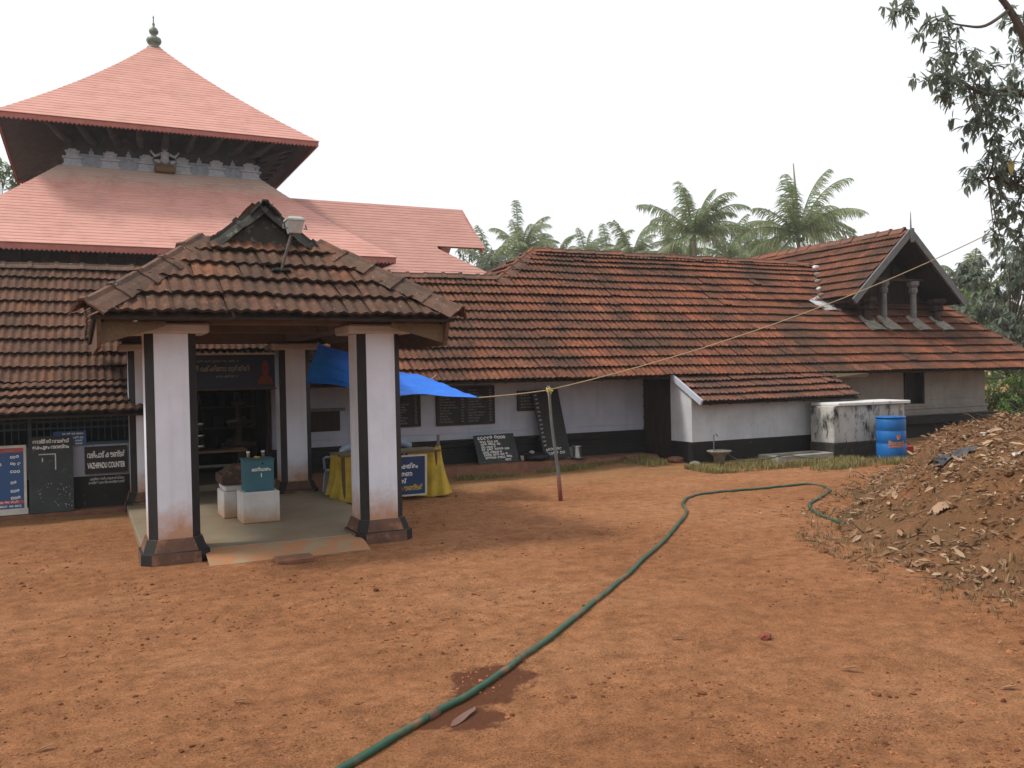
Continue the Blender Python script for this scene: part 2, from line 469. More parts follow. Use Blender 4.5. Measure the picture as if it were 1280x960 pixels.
# ------------------------------------------------------------------ ground, mound, puddle
def fbm(x, y, s, seed=0.0):
    return noise.fractal(Vector((x * s + seed, y * s - seed, seed)), 1.0, 2.0, 4)
def sstep(a, b, x):
    t = max(0.0, min(1.0, (x - a) / (b - a))); return t * t * (3 - 2 * t)
def ground_z(x, y):
    r = math.hypot(x, y)
    z = 0.028 * fbm(x, y, .55, 3.1) + 0.012 * fbm(x, y, 2.3, 9.7)
    z *= sstep(60, 20, r) * .9 + .1
    # calm down under the pavilion and rise a little towards the temple front
    z *= 1 - .7 * sstep(9.0, 10.0, y) * sstep(.2, .8, x) * sstep(4.4, 3.7, x)
    z += .10 * sstep(12.8, 15.4, y) * sstep(6.5, 11, x) - .012
    return z
MT['soil'] = M_ground('red_soil')
MT['mound_soil'] = M_ground('mound_soil', True)
def build_ground():
    ang = []
    c = 90 - TH
    a = c - 42
    while a < c + 42: ang.append(a); a += .42
    while a < c + 318: ang.append(a); a += 4.6
    rad = [0.0]
    r = .6
    while r < 700: rad.append(r); r *= 1.018 if r < 26 else 1.12
    nv = len(ang)
    vs, fs = [(0, 0, ground_z(0, 0))], []
    for r in rad[1:]:
        for t in ang:
            x, y = r * math.cos(R_(t)), r * math.sin(R_(t))
            vs.append((x, y, ground_z(x, y)))
    for k in range(nv): fs.append((0, 1 + k, 1 + (k + 1) % nv))
    for i in range(len(rad) - 2):
        for k in range(nv):
            a0, b0 = 1 + i * nv + k, 1 + i * nv + (k + 1) % nv
            fs.append((a0, a0 + nv, b0 + nv, b0))
    mb = MB(); mb.v, mb.f, mb.mi = vs, fs, [0] * len(fs)
    struct(mb.build('ground', MT['soil'], None, True))
build_ground()

EDGE = [(4.9, 1.5), (4.45, 4.2), (4.05, 6.2), (3.65, 8.2), (3.62, 9.8), (4.35, 11.8), (5.5, 14.1), (6.9, 16.4), (9.5, 17.6), (16, 18.6), (30, 19)]
def edge_d(X, Y):
    best = 1e9
    for (x0, y0), (x1, y1) in zip(EDGE, EDGE[1:]):
        dx, dy = x1 - x0, y1 - y0
        t = max(0, min(1, ((X - x0) * dx + (Y - y0) * dy) / (dx * dx + dy * dy)))
        qx, qy = x0 + dx * t, y0 + dy * t
        d = math.hypot(X - qx, Y - qy)
        if d < best:
            best = d; sg = 1 if dx * (Y - qy) - dy * (X - qx) < 0 else -1
            if d < 1e-6: sg = 1
    return best * sg
def mound_h(X, Y):
    d = edge_d(X, Y) + .28 * fbm(X, Y, .8, 5.0)
    if d < 0: h = d * .25
    else: h = 1.58 * (1 - math.exp(-d / 1.9)) * (.35 + .65 * sstep(0, 1.3, d))
    h += (.13 * fbm(X, Y, 1.1, 1.3) + .075 * fbm(X, Y, 3.4, 8.8) + .03 * fbm(X, Y, 9.0, 2.2)) * sstep(-.3, .8, d)
    return h - .02
def mound_z(X, Y):
    p = W(X, Y); return ground_z(p.x, p.y) + mound_h(X, Y)
def build_mound():
    xs = [2.2 + .085 * i for i in range(95)] + [10.3 + .5 * i for i in range(30)]
    ys = [1.0 + .1 * i for i in range(150)] + [16 + .3 * i for i in range(14)]
    idx, mb = {}, MB()
    for i, X in enumerate(xs):
        for j, Y in enumerate(ys):
            if edge_d(X, Y) > -.75:
                p = W(X, Y, mound_z(X, Y)); idx[i, j] = len(mb.v); mb.v.append(tuple(p))
    for i in range(len(xs) - 1):
        for j in range(len(ys) - 1):
            q = [(i, j), (i + 1, j), (i + 1, j + 1), (i, j + 1)]
            if all(k in idx for k in q): mb.f.append(tuple(idx[k] for k in q)); mb.mi.append(0)
    o = mb.build('earth_mound', MT['mound_soil'], None, True)
    struct(o)
build_mound()

def build_puddle():
    m, n, l, b = newmat('puddle_water')
    b.inputs['Base Color'].default_value = (.12, .05, .03, 1)
    b.inputs['Roughness'].default_value = .18
    b.inputs['Specular IOR Level'].default_value = .22
    mb = MB()
    pts = []
    for k in range(40):
        t = 2 * math.pi * k / 40
        r = 1 + .18 * math.sin(2 * t + .6) + .10 * math.sin(3 * t + 2)
        u, v = .13 * r * math.cos(t), .03 * r * math.sin(t)
        x = 1.87 + u * .80 - v * .60; y = 4.56 + u * .60 + v * .80
        pts.append((x, y))
    c = (1.87, 4.56)
    zg = max(ground_z(*q) for q in pts); zz = lambda x, y: zg + .004
    mb.add([(c[0], c[1], zz(*c))] + [(x, y, zz(x, y)) for x, y in pts], [(0, 1 + k, 1 + (k + 1) % 40) for k in range(40)])
    struct(mb.build('puddle', m, None, True))
build_puddle()

# ------------------------------------------------------------------ roof tiles
def tile_mesh(w=.235, L=.33, amp=.028, lift=.066, thick=.034, over=.05, seg=10, mat=None, name='roof_tile'):
    mb = MB()
    ring = []
    for k in range(seg + 1):
        u = k / seg
        p = amp * (.5 - .5 * math.cos(4 * math.pi * u)) + (.010 if u < .08 else 0)
        x = u * (w + .004)
        ring.append((x, p))
    V = []
    for x, p in ring: V.append((x, L + over, p))
    for x, p in ring: V.append((x, L * .45, p + lift * .62))
    for x, p in ring: V.append((x, -.006, p + lift))
    for x, p in ring: V.append((x, .0, p * .9 + lift - thick))
    n = seg + 1
    F = []
    for r in range(3):
        for k in range(seg):
            a = r * n + k
            F.append((a + n, a + n + 1, a + 1, a))
    mb.add(V, F)
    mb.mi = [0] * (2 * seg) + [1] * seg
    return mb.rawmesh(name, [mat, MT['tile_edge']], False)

TILE_CACHE = {}
def tile_for(w, L, mat):
    k = (round(w, 3), round(L, 3), mat.name)
    if k not in TILE_CACHE: TILE_CACHE[k] = tile_mesh(w, L, mat=mat)
    return TILE_CACHE[k]

class TileSet:
    """collects the tiles of one thing's roof; the ones that show largest become objects, the rest one part"""
    def __init__(s, parent, mat, budget=300): s.parent, s.mat, s.budget, s.items = parent, mat, budget, []
    def plane(s, O, ex, ey, x0, x1, rows, w=.235, clips=(), hide=None, jit=1.0, seed=1):
        rnd = random.Random(seed)
        O, ex, ey = Vector(O), Vector(ex).normalized(), Vector(ey).normalized()
        ez = ex.cross(ey).normalized()
        n = max(1, round((x1 - x0) / w)); w = (x1 - x0) / n
        y = 0.0
        sag = [0.012 * noise.noise(Vector((i * .13, seed, 0))) for i in range(n + 2)]
        for ri, L in enumerate(rows):
            rj = rnd.uniform(-.008, .008) * jit
            for i in range(n):
                p = O + ex * (x0 + i * w) + ey * (y + rj + rnd.uniform(-.006, .006) * jit) + ez * (rnd.uniform(-.002, .008) * jit + sag[i] + .008 * math.sin(i * .21 + ri * .5 + seed))
                r = Matrix.Rotation(rnd.uniform(-.012, .012) * jit, 4, 'Z') @ Matrix.Rotation(rnd.uniform(-.012, .012) * jit, 4, 'X')
                if rnd.random() < .022: p = p + ey * rnd.uniform(-.05, .03) + ez * .01; r = r @ Matrix.Rotation(rnd.uniform(-.07, .07), 4, 'Z')
                M = frame(p, ex, ey, ez) @ r
                c = p + ex * w / 2 + ey * L / 2
                cut = []
                ok = True
                for (cp, cn) in clips:
                    cp, cn = Vector(cp), Vector(cn).normalized()
                    d = (c - cp).dot(cn)
                    h = abs(ex.dot(cn)) * w / 2 + abs(ey.dot(cn)) * L / 2
                    if d < -h * .98: ok = False; break
                    if d < h + .03: cut.append((cp, cn))
                if not ok: continue
                hid = bool(hide and hide(c))
                s.items.append((c, M, tile_for(w, L, s.mat), cut, hid))
            y += L
    def build(s):
        def rank(it):
            px, py, d = project(it[0])
            out = px < -10 or px > 1290 or py < -10 or py > 970 or it[4]
            return (out, d)
        s.items.sort(key=rank)
        rest = MB()
        for k, (c, M, me, cut, hid) in enumerate(s.items):
            vis = not rank((c, M, me, cut, hid))[0]
            as_obj = k < s.budget and vis
            if not cut:
                if as_obj:
                    o = link('roof_tile', me, s.parent); place(o, M)
                else:
                    rest.add([M @ v.co for v in me.vertices], [tuple(p.vertices) for p in me.polygons]); rest.mi[-len(me.polygons):] = [p.material_index for p in me.polygons]
            else:
                bm = bmesh.new(); bm.from_mesh(me); bm.transform(M)
                for cp, cn in cut:
                    bmesh.ops.bisect_plane(bm, geom=bm.verts[:] + bm.edges[:] + bm.faces[:], plane_co=cp, plane_no=-cn, clear_outer=True)
                if len(bm.faces) == 0: bm.free(); continue
                if as_obj:
                    bm.transform(M.inverted())
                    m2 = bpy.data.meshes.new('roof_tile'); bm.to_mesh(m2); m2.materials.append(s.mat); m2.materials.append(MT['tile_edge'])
                    o = link('roof_tile', m2, s.parent); place(o, M)
                else:
                    bm.verts.ensure_lookup_table(); bm.verts.index_update()
                    rest.add([v.co.copy() for v in bm.verts], [tuple(v.index for v in f.verts) for f in bm.faces]); rest.mi[-len(bm.faces):] = [f.material_index for f in bm.faces]
                bm.free()
        if rest.v:
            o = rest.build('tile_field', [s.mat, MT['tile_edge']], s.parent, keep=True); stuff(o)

CAP_CACHE = {}
def cap_mesh(L, hw, h, mat):
    key = (round(L, 2), hw, h, mat.name)
    if key in CAP_CACHE: return CAP_CACHE[key]
    mb = MB()
    prof = [(-hw, -h * .95), (-hw * .62, -h * .45), (-hw * .28, -.02), (-.03, .02), (.03, .02), (hw * .28, -.02), (hw * .62, -h * .45), (hw, -h * .95)]
    secs = [(0, 1.0, .0), (L * .86, .98, .004), (L * .88, 1.10, .02), (L * 1.03, 1.12, .022)]
    n = len(prof)
    vs, fs = [], []
    for x, k, dz in secs:
        for y, z in prof: vs.append((x, y * k, z * k + dz))
    for i in range(len(secs) - 1):
        for k in range(n - 1): a = i * n + k; fs.append((a, a + n, a + n + 1, a + 1))
    base = len(vs)
    for i in (0, len(secs) - 1):
        x, k, dz = secs[i]
        for y, z in prof: vs.append((x, y * k * .93, z * k + dz - .022))
    for j, i in enumerate((0, len(secs) - 1)):
        for k in range(n - 1):
            a, b = i * n + k, base + j * n + k
            fs.append((a, a + 1, b + 1, b))
    mb.add(vs, fs)
    me = mb.mesh('ridge_tile', mat)
    CAP_CACHE[key] = me
    return me
def caps(parent, P, Q, hw=.15, h=.12, L=.4, mat=None, up=(0, 0, 1), lift=.03, seed=1, name='ridge_tile'):
    rnd = random.Random(seed)
    P, Q, up = Vector(P), Vector(Q), Vector(up)
    n = max(1, round((Q - P).length / L)); d = (Q - P).normalized(); L = (Q - P).length / n
    y = up.cross(d).normalized(); z = d.cross(y).normalized()
    me = cap_mesh(L, hw, h, mat)
    for i in range(n):
        o = link(name, me, parent)
        M = frame(P + d * (i * L) + z * (lift + rnd.uniform(-.008, .012)) + y * rnd.uniform(-.01, .01), d, y, z) @ Matrix.Rotation(rnd.uniform(-.03, .03), 4, 'Z') @ Matrix.Rotation(rnd.uniform(-.02, .03), 4, 'Y')
        place(o, M)

# ------------------------------------------------------------------ lettering
def text_mesh(body, size, mat, bold=0.0, depth_=.003, italic=0.0, wscale=1.0):
    c = bpy.data.curves.new('lettering', 'FONT')
    c.body = body; c.size = size; c.align_x = 'CENTER'; c.align_y = 'CENTER'
    c.extrude = depth_; c.offset = bold; c.resolution_u = 3; c.shear = italic
    o = bpy.data.objects.new('lettering', c); COL.objects.link(o)
    dg = bpy.context.evaluated_depsgraph_get()
    me = bpy.data.meshes.new_from_object(o.evaluated_get(dg))
    bpy.data.objects.remove(o); bpy.data.curves.remove(c)
    me.transform(Matrix.Diagonal((wscale, 1, 1, 1)))
    me.materials.clear(); me.materials.append(mat)
    return me
def lettering(parent, body, M, size, mat, width=None, **k):
    """width: stretch the line to this many metres"""
    me = text_mesh(body, size, mat, **k)
    if width:
        xs = [v.co.x for v in me.vertices]
        s = width / (max(xs) - min(xs)); me.transform(Matrix.Diagonal((s, 1, 1, 1)))
    o = link('lettering', me, parent); place(o, M)
    return o
def scribble(parent, M, lines, mat, seed=1, h=.02, th=.004, name='lettering'):
    """hand-lettered lines too small to read: lines = [(x0, x1, y)] in the board's plane"""
    rnd = random.Random(seed)
    mb = MB()
    for x0, x1, y in lines:
        x = x0
        while x < x1 - h * .5:
            ww = rnd.choice((2, 3, 4, 5))
            for _ in range(ww):
                gw = h * rnd.uniform(.7, 1.15)
                if x + gw > x1: break
                k = rnd.random()
                pts = []
                N = 7
                for i in range(N):
                    t = i / (N - 1) * (1.5 + k) * math.pi + k * 3
                    pts.append((x + gw * (.5 + .42 * math.cos(t)), y + h * (.42 * math.sin(t)) + (h * .2 if k > .8 else 0)))
                for (ax, ay), (bx, by) in zip(pts, pts[1:]):
                    dx, dy = bx - ax, by - ay
                    L = math.hypot(dx, dy) or 1
                    nx, ny = -dy / L * th / 2, dx / L * th / 2
                    mb.add([(ax - nx, ay - ny, .002), (bx - nx, by - ny, .002), (bx + nx, by + ny, .002), (ax + nx, ay + ny, .002)], [(0, 1, 2, 3)])
                x += gw * 1.05
            x += h * .55
    o = mb.build(name, mat, parent, keep=True); o['kind'] = 'stuff'
    place(o, M)
    return o
def face_front(c, lean=0.0, yaw=0.0):
    """matrix of a board facing the yard (-y): local x right, local y up, local z towards the yard"""
    M = Matrix(((1, 0, 0, 0), (0, 0, -1, 0), (0, 1, 0, 0), (0, 0, 0, 1)))
    return Matrix.Translation(c) @ Matrix.Rotation(yaw, 4, 'Z') @ Matrix.Rotation(lean, 4, 'X') @ M
# ------------------------------------------------------------------ the long tiled front: counter wing, long wing, hall, lean-to
def deck(parent, quad, name='roof_deck', t=.03, mat=None):
    """a board layer under the tiles; quad counter-clockwise seen from above"""
    q = [Vector(p) for p in quad]
    nrm = (q[1] - q[0]).cross(q[2] - q[0]).normalized()
    if nrm.z < 0: nrm = -nrm
    mb = MB()
    n = len(q)
    mb.add([p - nrm * .006 for p in q] + [p - nrm * (.006 + t) for p in q], [tuple(range(n)), tuple(range(n, 2 * n))[::-1]] + [(i, i + n, (i + 1) % n + n, (i + 1) % n) for i in range(n)])
    return mb.build(name, mat or MT['deck'], parent)

MT['grille'] = M_simple('grille_paint', (.05, .085, .11), (.03, .05, .065), rough=.6)
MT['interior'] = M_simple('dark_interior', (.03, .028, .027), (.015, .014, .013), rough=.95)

# --- counter wing, left
cw = thing('counter_wing', 'low brown-tiled wing with barred counter window behind the standing boards', 'building', (-3, 14.8, 0))
cwr = deck(cw, [(-8.2, 15.42, 1.93), (1.3, 15.42, 1.93), (1.3, 17.76, 3.99), (-8.2, 17.76, 3.99)], 'roof')
ts = TileSet(cwr, MT['tile_left'], 300)
ts.plane((-8.2, 15.42, 1.93), (1, 0, 0), (0, 2.34, 2.06), 0, 9.5, [.346] * 9, w=.24, seed=11)
ts.plane((-8.2, 14.15, 1.47), (1, 0, 0), (0, 1.27, .46), 0, 9.5, [.338] * 4, w=.24, seed=12)
ts.build()
deck(cw, [(-8.2, 14.16, 1.47), (1.3, 14.16, 1.47), (1.3, 15.43, 1.925), (-8.2, 15.43, 1.925)])
deck(cw, [(-8.2, 17.765, 3.99), (1.3, 17.765, 3.99), (1.3, 21.4, 1.2), (-8.2, 21.4, 1.2)], mat=MT['tile_left'])
caps(cwr, (-8.2, 17.76, 4.04), (1.3, 17.76, 4.05), hw=.16, h=.10, L=.42, mat=MT['ridge'], seed=3)
mb = MB(); mb.box(-8, 1.0, 14.8, 15.0, .04, .52); mb.build('lower_wall', MT['black'], cw)
mb = MB(); mb.box(-8, 1.0, 14.805, 14.995, .523, 1.0); mb.build('upper_wall', MT['white_wall'], cw)
mb = MB(); mb.box(-8, 1.0, 14.78, 15.02, 1.003, 1.045, bev=.008); mb.build('window_sill', MT['grille'], cw)
mb = MB(); mb.box(-8, 1.0, 14.82, 14.98, 1.60, 1.78); mb.build('lintel', MT['wood_dark'], cw)
mb = MB(); mb.box(.78, 1.0, 14.80, 15.0, 1.048, 1.597); mb.build('wall_pier', MT['black'], cw)
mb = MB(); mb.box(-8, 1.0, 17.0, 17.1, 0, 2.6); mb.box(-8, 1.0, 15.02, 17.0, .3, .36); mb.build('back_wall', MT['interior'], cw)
mb = MB(); mb.prism([(15.003, 0), (17.0, 0), (17.0, 3.2), (15.003, 1.7)], .9, 1.0, 'x'); mb.build('end_wall', MT['white_wall'], cw)
mb = MB(); mb.box(-8, .95, 14.5, 14.8, -.08, .05, bev=.015); mb.build('kerb', MT['laterite'], cw)
px = [-5.6, -4.0, -2.55, -.75, .76]
for x0, x1 in zip(px, px[1:]):
    g = MB()
    g.box(x0, x0 + .05, 14.86, 14.91, 1.048, 1.597)
    g.box(x0 + .051, x1 - .002, 14.87, 14.90, 1.36, 1.385)
    g.box(x0 + .051, x1 - .002, 14.87, 14.90, 1.25, 1.27)
    k = x0 + .12
    while k < x1 - .04:
        g.tube([(k, 14.885, 1.048), (k, 14.885, 1.597)], .008, 5)
        cpts = [(k + .045 + .048 * math.cos(t * math.pi / 5), 14.885, 1.315 + .045 * math.sin(t * math.pi / 5)) for t in range(11)]
        g.tube(cpts, .006, 4, cap=False)
        k += .092
    g.build('window_grille', MT['grille'], cw)

# --- long wing
lw = thing('long_wing', 'long low tiled wing with white wall and black dado behind the blue tarp', 'building', (5, 16.2, 0))
EY = (0, .26, .205)
lwr = deck(lw, [(1.35, 14.92, 1.8), (8.43, 14.92, 1.8), (8.43, 17.76, 4.055), (1.35, 17.76, 4.055)], 'roof')
ts = TileSet(lwr, MT['tile_wing'], 300)
ts.plane((1.35, 14.9, 1.8), (1, 0, 0), EY, 0, 7.12, [.331] * 11, seed=21)
ts.build()
deck(lw, [(1.35, 17.765, 4.055), (8.43, 17.765, 4.055), (8.43, 21.0, 1.6), (1.35, 21.0, 1.6)], mat=MT['tile_wing'])
caps(lwr, (1.35, 17.76, 4.1), (8.3, 17.76, 4.1), hw=.16, h=.10, L=.42, mat=MT['ridge'], seed=5)
def wing_wall(parent, a0, a1, y=16.2, wall='white_wall'):
    mb = MB(); mb.box(a0, a1, y, y + .25, .66, 2.62); mb.build('wall', MT[wall], parent)
    mb = MB()
    mb.box(a0, a1, y - .05, y + .24, .16, .36); mb.box(a0, a1, y - .025, y + .24, .361, .50); mb.box(a0, a1, y - .06, y + .24, .501, .60, bev=.015); mb.box(a0, a1, y - .02, y + .24, .601, .659)
    mb.build('dado', MT['black'], parent)
    mb = MB(); mb.box(a0, a1, y - .012, y + .002, .78, .80, bev=.004); mb.build('moulding', MT[wall], parent)
for a0, a1 in ((1.02, 1.2), (3.05, 8.44)): wing_wall(lw, a0, a1)
mb = MB(); mb.box(1.2, 3.05, 16.2, 16.45, 2.05, 2.62); mb.build('door_lintel', MT['white_wall'], lw)
mb = MB()
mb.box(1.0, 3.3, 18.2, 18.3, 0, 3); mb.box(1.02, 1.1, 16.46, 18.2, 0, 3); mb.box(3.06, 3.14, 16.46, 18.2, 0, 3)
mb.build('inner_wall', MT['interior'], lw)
mb = MB(); mb.box(1.1, 3.06, 15.55, 18.2, .05, .18); mb.build('door_floor', MT['floor'], lw)
for (x0, x1, z0, z1) in ((1.22, 1.30, .18, 2.04), (2.95, 3.03, .18, 2.04)):
    mb = MB(); mb.box(x0, x1, 16.14, 16.3, z0, z1); mb.build('door_frame', MT['wood_dark'], lw)
def eave_rafters(parent, a0, a1, step=.62, y0=14.97, y1=16.3, z0=1.74, sl=.788, mat='wood_dark', w=.06, h=.09):
    a = a0
    while a < a1:
        mb = MB(); mb.bar((a, y0, z0 + (y0 - 14.9) * sl), (a, y1, z0 + (y1 - 14.9) * sl), w, h)
        mb.build('rafter', MT[mat], parent); a += step
eave_rafters(lw, 1.6, 8.4)
mb = MB(); mb.box(3.35, 4.3, 16.17, 16.199, .95, 1.32); mb.build('shutter', MT['wood_dark'], lw)
mb = MB(); mb.box(3.25, 4.4, 16.15, 16.199, 1.322, 1.38); mb.build('shutter_frame', MT['wood_grey'], lw)
def ledge(name, parent, a0, a1, y0, y1, z, seed=1):
    mb = MB(); n = int((a1 - a0) / .22)
    rnd = random.Random(seed)
    for i in range(n + 1):
        a = a0 + (a1 - a0) * i / n
        w = .05 * noise.noise(Vector((a * .9, seed, 1))); dz = .02 * noise.noise(Vector((a * 1.3, seed, 5)))
        mb.v += [(a, y0 - .06 + w, -.1), (a, y0 + w, z * .8 + dz), (a, y0 + .06 + w, z + dz), (a, y1, z + dz * .4)]
    for i in range(n):
        for k in range(3): mb.f.append((i * 4 + k, i * 4 + 4 + k, i * 4 + 5 + k, i * 4 + 1 + k)); mb.mi.append(0)
    return mb.build(name, MT['laterite'], parent, True)
ledge('ledge', lw, 3.1, 8.44, 15.5, 16.19, .19, 2)

# --- hall, right, with the raised gable
hl = thing('temple_hall', 'long red-tiled hall with a raised dark gable on columns', 'building', (16, 16.2, 0))
SL = .205 / .26
def main_z(y): return 1.8 + SL * (y - 14.9) if y < 18.8 else 4.87 - SL * (y - 18.8)
def dorm_z(a): return 5.48 - .89 * abs(a - 19.55)
hlr = deck(hl, [(8.44, 14.92, 1.8), (23.35, 14.92, 1.8), (21.8, 17.45, 3.82), (8.44, 17.45, 3.82)], 'roof')
ts = TileSet(hlr, MT['tile_hall'], 300)
class TS2(TileSet):
    pass
it0 = len(ts.items)
ts.plane((8.43, 14.9, 1.8), (1, 0, 0), EY, 0, 15.0, [.331] * 9, seed=31, clips=[((23.4, 14.9, 0), (-2.3, -1.2, 0))])
o2 = Vector((8.43, 14.9, 1.8)) + Vector(EY).normalized() * .331 * 9
ts.plane(o2, (1, 0, 0), EY, 0, 15.0, [.331, .331, .331, .33, .215, .215, .235], seed=32, clips=[((23.4, 14.9, 0), (-2.3, -1.2, 0)), ((8.44, 17.76, 0), (1.04, -1.34, 0))])
ts.items = [it for it in ts.items if not (it[0].y > 17.45 and abs(it[0].x - 19.55) < 2.05 and dorm_z(it[0].x) > main_z(it[0].y) + .02)]
n0 = len(ts.items)
ts.plane((17.55, 22.6, 3.70), (0, -1, 0), (2.0, 0, 1.78), 0, 6.4, [.335] * 8, seed=33)
ts.plane((21.55, 16.2, 3.70), (0, 1, 0), (-2.0, 0, 1.78), 0, 6.4, [.335] * 8, seed=34)
ts.items = ts.items[:n0] + [it for it in ts.items[n0:] if it[0].z > main_z(it[0].y) - .12]
ts.plane((8.44, 19.84, 4.05), (0, -1, 0), (1.34, 0, .82), 0, 2.08, [.331] * 5, seed=35, clips=[((8.44, 17.76, 0), (-1.04, 1.34, 0)), ((8.44, 19.84, 0), (-1.04, -1.34, 0))])
ts.build()
deck(hl, [(8.44, 17.45, 3.82), (17.65, 17.45, 3.82), (18.85, 18.8, 4.875), (9.78, 18.8, 4.875), (8.44, 17.76, 4.055)])
deck(hl, [(21.5, 17.45, 3.82), (22.05, 17.45, 3.82), (21.4, 18.8, 4.8), (20.2, 18.8, 4.8)])
deck(hl, [(9.78, 18.805, 4.875), (21.2, 18.805, 4.875), (23.4, 22.7, 1.8), (8.44, 22.7, 1.8)], mat=MT['tile_hall'])
deck(hl, [(23.4, 14.92, 1.8), (23.4, 22.7, 1.8), (21.4, 18.8, 4.8)], mat=MT['tile_hall'])
deck(hl, [(8.44, 19.8, 4.05), (8.44, 17.78, 4.05), (9.78, 18.8, 4.86)])
deck(hl, [(17.55, 16.2, 3.70), (19.55, 16.2, 5.48), (19.55, 22.6, 5.48), (17.55, 22.6, 3.70)], mat=MT['wood_dark'])
deck(hl, [(21.55, 16.2, 3.70), (21.55, 22.6, 3.70), (19.55, 22.6, 5.48), (19.55, 16.2, 5.48)], mat=MT['wood_dark'])
caps(hlr, (9.8, 18.8, 4.93), (18.95, 18.8, 4.91), hw=.15, h=.09, L=.42, mat=MT['ridge_red'], seed=7)
caps(hlr, (9.85, 18.85, 4.93), (8.25, 17.62, 3.98), hw=.19, h=.14, L=.44, mat=MT['ridge_red'], seed=8, lift=.06)
caps(hlr, (9.85, 18.8, 4.90), (8.4, 19.9, 4.05), hw=.17, h=.12, L=.44, mat=MT['ridge_red'], seed=9, lift=.05)
caps(hlr, (19.55, 22.6, 5.53), (19.55, 16.3, 5.53), hw=.15, h=.13, L=.42, mat=MT['ridge_red'], seed=10)
caps(hlr, (22.05, 17.5, 3.86), (23.5, 14.75, 1.72), hw=.16, h=.1, L=.42, mat=MT['ridge'], seed=12, lift=.05)
# gable
for s_ in (-1, 1):
    mb = MB(); mb.bar((19.55 + s_ * 2.08, 16.10, 3.59), (19.55 + s_ * .0, 16.10, 5.44), .05, .17)
    mb.build('verge_board', MT['wood_grey'], hl)
    mb = MB(); mb.bar((19.55 + s_ * 1.95, 16.6, 3.60), (19.55 + s_ * .05, 16.6, 5.30), .9, .05)
    mb.build('soffit', MT['wood_dark'], hl)
mb = MB(); mb.box(19.49, 19.61, 16.04, 16.075, 5.16, 5.53); mb.tube([(19.55, 16.1, 5.5), (19.55, 16.1, 5.96)], [.025, .008], 6); mb.build('finial', MT['wood_grey'], hl)
mb = MB(); mb.prism([(17.65, 3.2), (21.45, 3.2), (21.45, 3.70), (19.55, 5.38), (17.65, 3.70)], 17.2, 17.3, 'y'); mb.build('gable_wall', MT['wood_dark'], hl)
for k in range(7):
    a = 18.0 + k * .52
    mb = MB(); mb.box(a, a + .03, 17.17, 17.199, 3.70, min(5.2, dorm_z(a) - .3)); mb.build('gable_batten', MT['wood_dark'], hl)
mb = MB(); mb.box(18.6, 20.5, 16.5, 16.62, 4.201, 4.27, bev=.01); mb.build('gable_beam', MT['wood_dark'], hl)
def column(a, y, z0, z1, r, parent, mat):
    mb = MB()
    prof = [(r * 1.25, 0), (r * 1.25, .12), (r, .16), (r * .95, z1 - z0 - .34), (r * 1.35, z1 - z0 - .30), (r * 1.5, z1 - z0 - .22), (r * 1.15, z1 - z0 - .17), (r * 1.9, z1 - z0 - .10), (r * 1.9, z1 - z0)]
    mb.lathe(prof, 8, (a, y, z0), tw=math.pi / 8)
    return mb.build('gable_column', mat, parent)
for a, top, r, mt in ((18.4, 3.74, .13, 'wood_dark'), (19.05, 4.2, .075, 'column_grey'), (20.15, 4.2, .085, 'column_grey'), (21.05, 3.74, .13, 'wood_dark')):
    y = 16.56; zb = main_z(y)
    column(a, y, zb - .05, top, r, hl, MT[mt])
    mb = MB()
    for i in range(5):
        for j in range(5):
            u, v = i / 4 - .5, j / 4 - .5
            yy = 16.42 + v * .52 - .05 * (1 - abs(u)); hgt = .085 * (1 - (u * 1.9) ** 2 * .8) + .03
            mb.v.append((a + u * .46 * (1.1 - v * .5), yy, main_z(yy) + max(hgt, .02) + .03))
    for i in range(4):
        for j in range(4): q = i * 5 + j; mb.f.append((q, q + 5, q + 6, q + 1)); mb.mi.append(0)
    mb.build('mortar_apron', MT['mortar'], hl, True)
# flashing sheet and mortar along the valley
MT['zinc'] = M_simple('flashing_sheet', (.62, .62, .62), (.42, .42, .42), scale=8, rough=.45, metal=.2, spots=(.2, .18, .16), spot_scale=14)
mb = MB()
f0 = [(17.0, 17.15), (17.3, 16.92), (17.6, 16.82), (17.9, 16.88), (17.87, 17.25), (17.5, 17.35)]
mb.prism(f0, 0, .012)
mb.v = [(v[0], v[1], main_z(v[1]) + .075 + v[2] + .05 * math.sin(v[0] * 9)) for v in mb.v]
mb.build('flashing', MT['zinc'], hl)
rnd = random.Random(4)
for k, t in enumerate((.1, .28, .5, .72, .93)):
    y = 17.25 + 1.4 * t; a = 17.62 + 1.22 * t - .12
    mb = MB(); mb.lathe([(.02, -.05), (.10, -.02), (.09, .06), (.03, .09)], 9, (a, y, main_z(y) + .06))
    mb.v = [(v[0] + .03 * noise.noise(Vector(v) * 9), v[1] * 1.0 + .1 * noise.noise(Vector(v) * 5 + Vector((k, 0, 0))), v[2]) for v in mb.v]
    mb.build('valley_mortar', MT['zinc'] if k in (1, 4) else MT['mortar'], hl, True)
